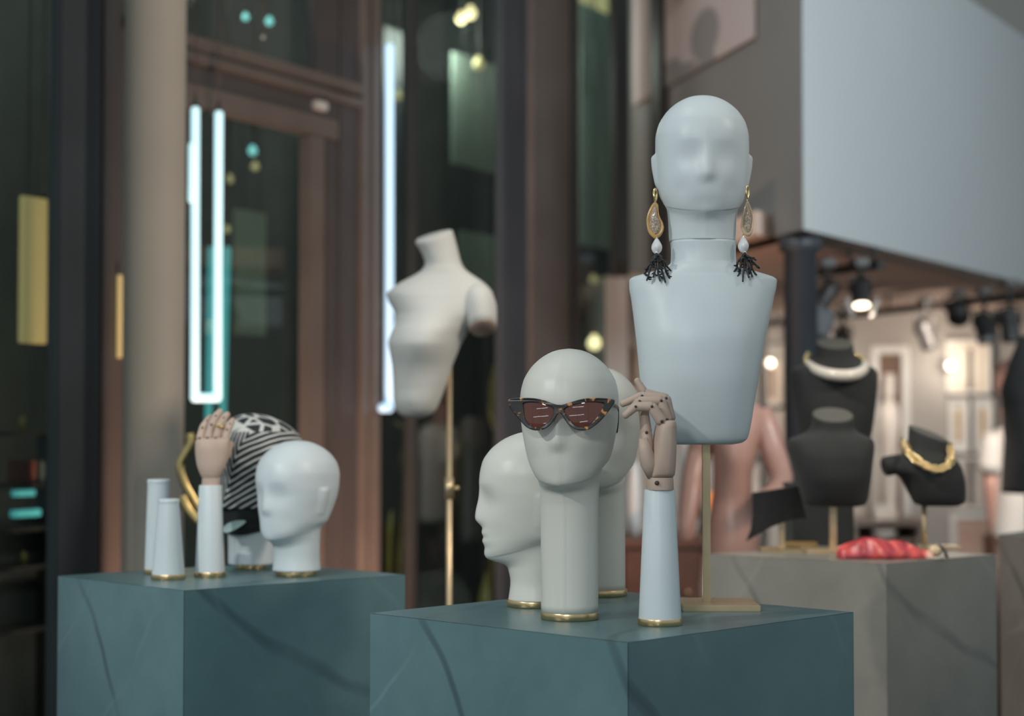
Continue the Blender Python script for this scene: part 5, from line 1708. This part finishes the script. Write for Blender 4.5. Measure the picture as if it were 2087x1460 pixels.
track_spot('left one of the right-hand pair of track spotlights', 2006, 668, 8.1, 60, 19, (0.1, -0.5, -1))
track_spot('right one of the right-hand pair of track spotlights', 2058, 662, 7.6, 66, 19, (0.2, 0.4, -1), False, 34, target=P(2040, 960, 8.4), size=60)
track_spot('small black track spotlight over the necklace bust', 1718, 690, 9.3, 40, 15, (0.2, 0.5, -0.8), False, 40, target=P(1540, 900, WBY), size=80)
# black floodlight hanging by the steel column
t = thing('floodlight', 'square black floodlight hanging beside the dark steel column', 'spotlight', P(1664, 656, 6.3))
sF = mpp(6.3)
link('housing', box_mesh((62 * sF, 0.09, 64 * sF), (0, 0, 0), 0.012, Matrix.Rotation(0.35, 3, 'Y')), M['black_metal'], t, False)
link('bracket', tube([(0, 0.04, 0.02), (0, 0.10, 0.06), (0, 0.10, ZS - 0.002 - P(1664, 656, 6.3).z)], 0.008, 8), M['black_metal'], t)
link('front_glass', box_mesh((50 * sF, 0.004, 50 * sF), (0, -0.047, 0), 0.002, Matrix.Rotation(0.35, 3, 'Y')), M['navy_panel'], t, False)
# small glowing globes; the right one stands in for a spotlight's reflection
def wall_glow(label, px, py, r_px, m, power):
    d = WBY - 0.10
    c = P(px, py, d)
    t = thing('wall_glow', label, 'lamp', c)
    r = r_px * mpp(d)
    link('globe', lathe([(0.05 * r, -r)] + [(r * math.cos(x), r * math.sin(x)) for x in [math.radians(-75 + 15 * i) for i in range(11)]] + [(0.05 * r, r)], 20), m, t)
    link('arm', tube([(0, r * 0.9, 0), (0, 0.099, 0)], 0.006, 8), M['brass'], t)
    if power:
        ld = bpy.data.lights.new('wall_glow_light', 'POINT')
        ld.energy = power
        ld.color = (1, 0.86, 0.68)
        ld.shadow_soft_size = r
        lo = bpy.data.objects.new('wall_glow_light', ld)
        COL.objects.link(lo)
        lo.location = c + Vector((0, -r - 0.03, 0))
wall_glow('glowing globe standing in for a spotlight reflection beside the large cream picture', 1936, 746, 8, M['spot_lens'], 2.2)
wall_glow('small glowing globe lamp above the narrow picture by the tall bust', 1570, 740, 8, M['spot_lens'], 0.8)

# ------------------------------------------------------------------ LED tubes on a rack behind the photographer, mirrored in the lenses
lr = thing('led_tube_rack', 'rack of white LED tubes mirrored in the sunglasses lenses', 'light', (-2.0, -3.0, 0))
for xa, za, xb, zb_ in ((-2.7, 2.24, -1.2, 2.30), (-3.2, 1.30, -1.1, 1.45), (-1.7, 0.62, -0.7, 0.76)):
    link('led_tube', capsule((xa + 2.0, 0, za), (xb + 2.0, 0, zb_), 0.024, 0.024, 12), M['led_line'], lr)
for xa in (-1.3, 0.0, 1.4):
    link('rack_post', tube([(xa, 0.06, 0), (xa, 0.06, 2.5)], 0.015, 8), M['black_metal'], lr)
link('rack_bar', tube([(-1.32, 0.06, 2.48), (1.42, 0.06, 2.48)], 0.012, 8), M['black_metal'], lr)
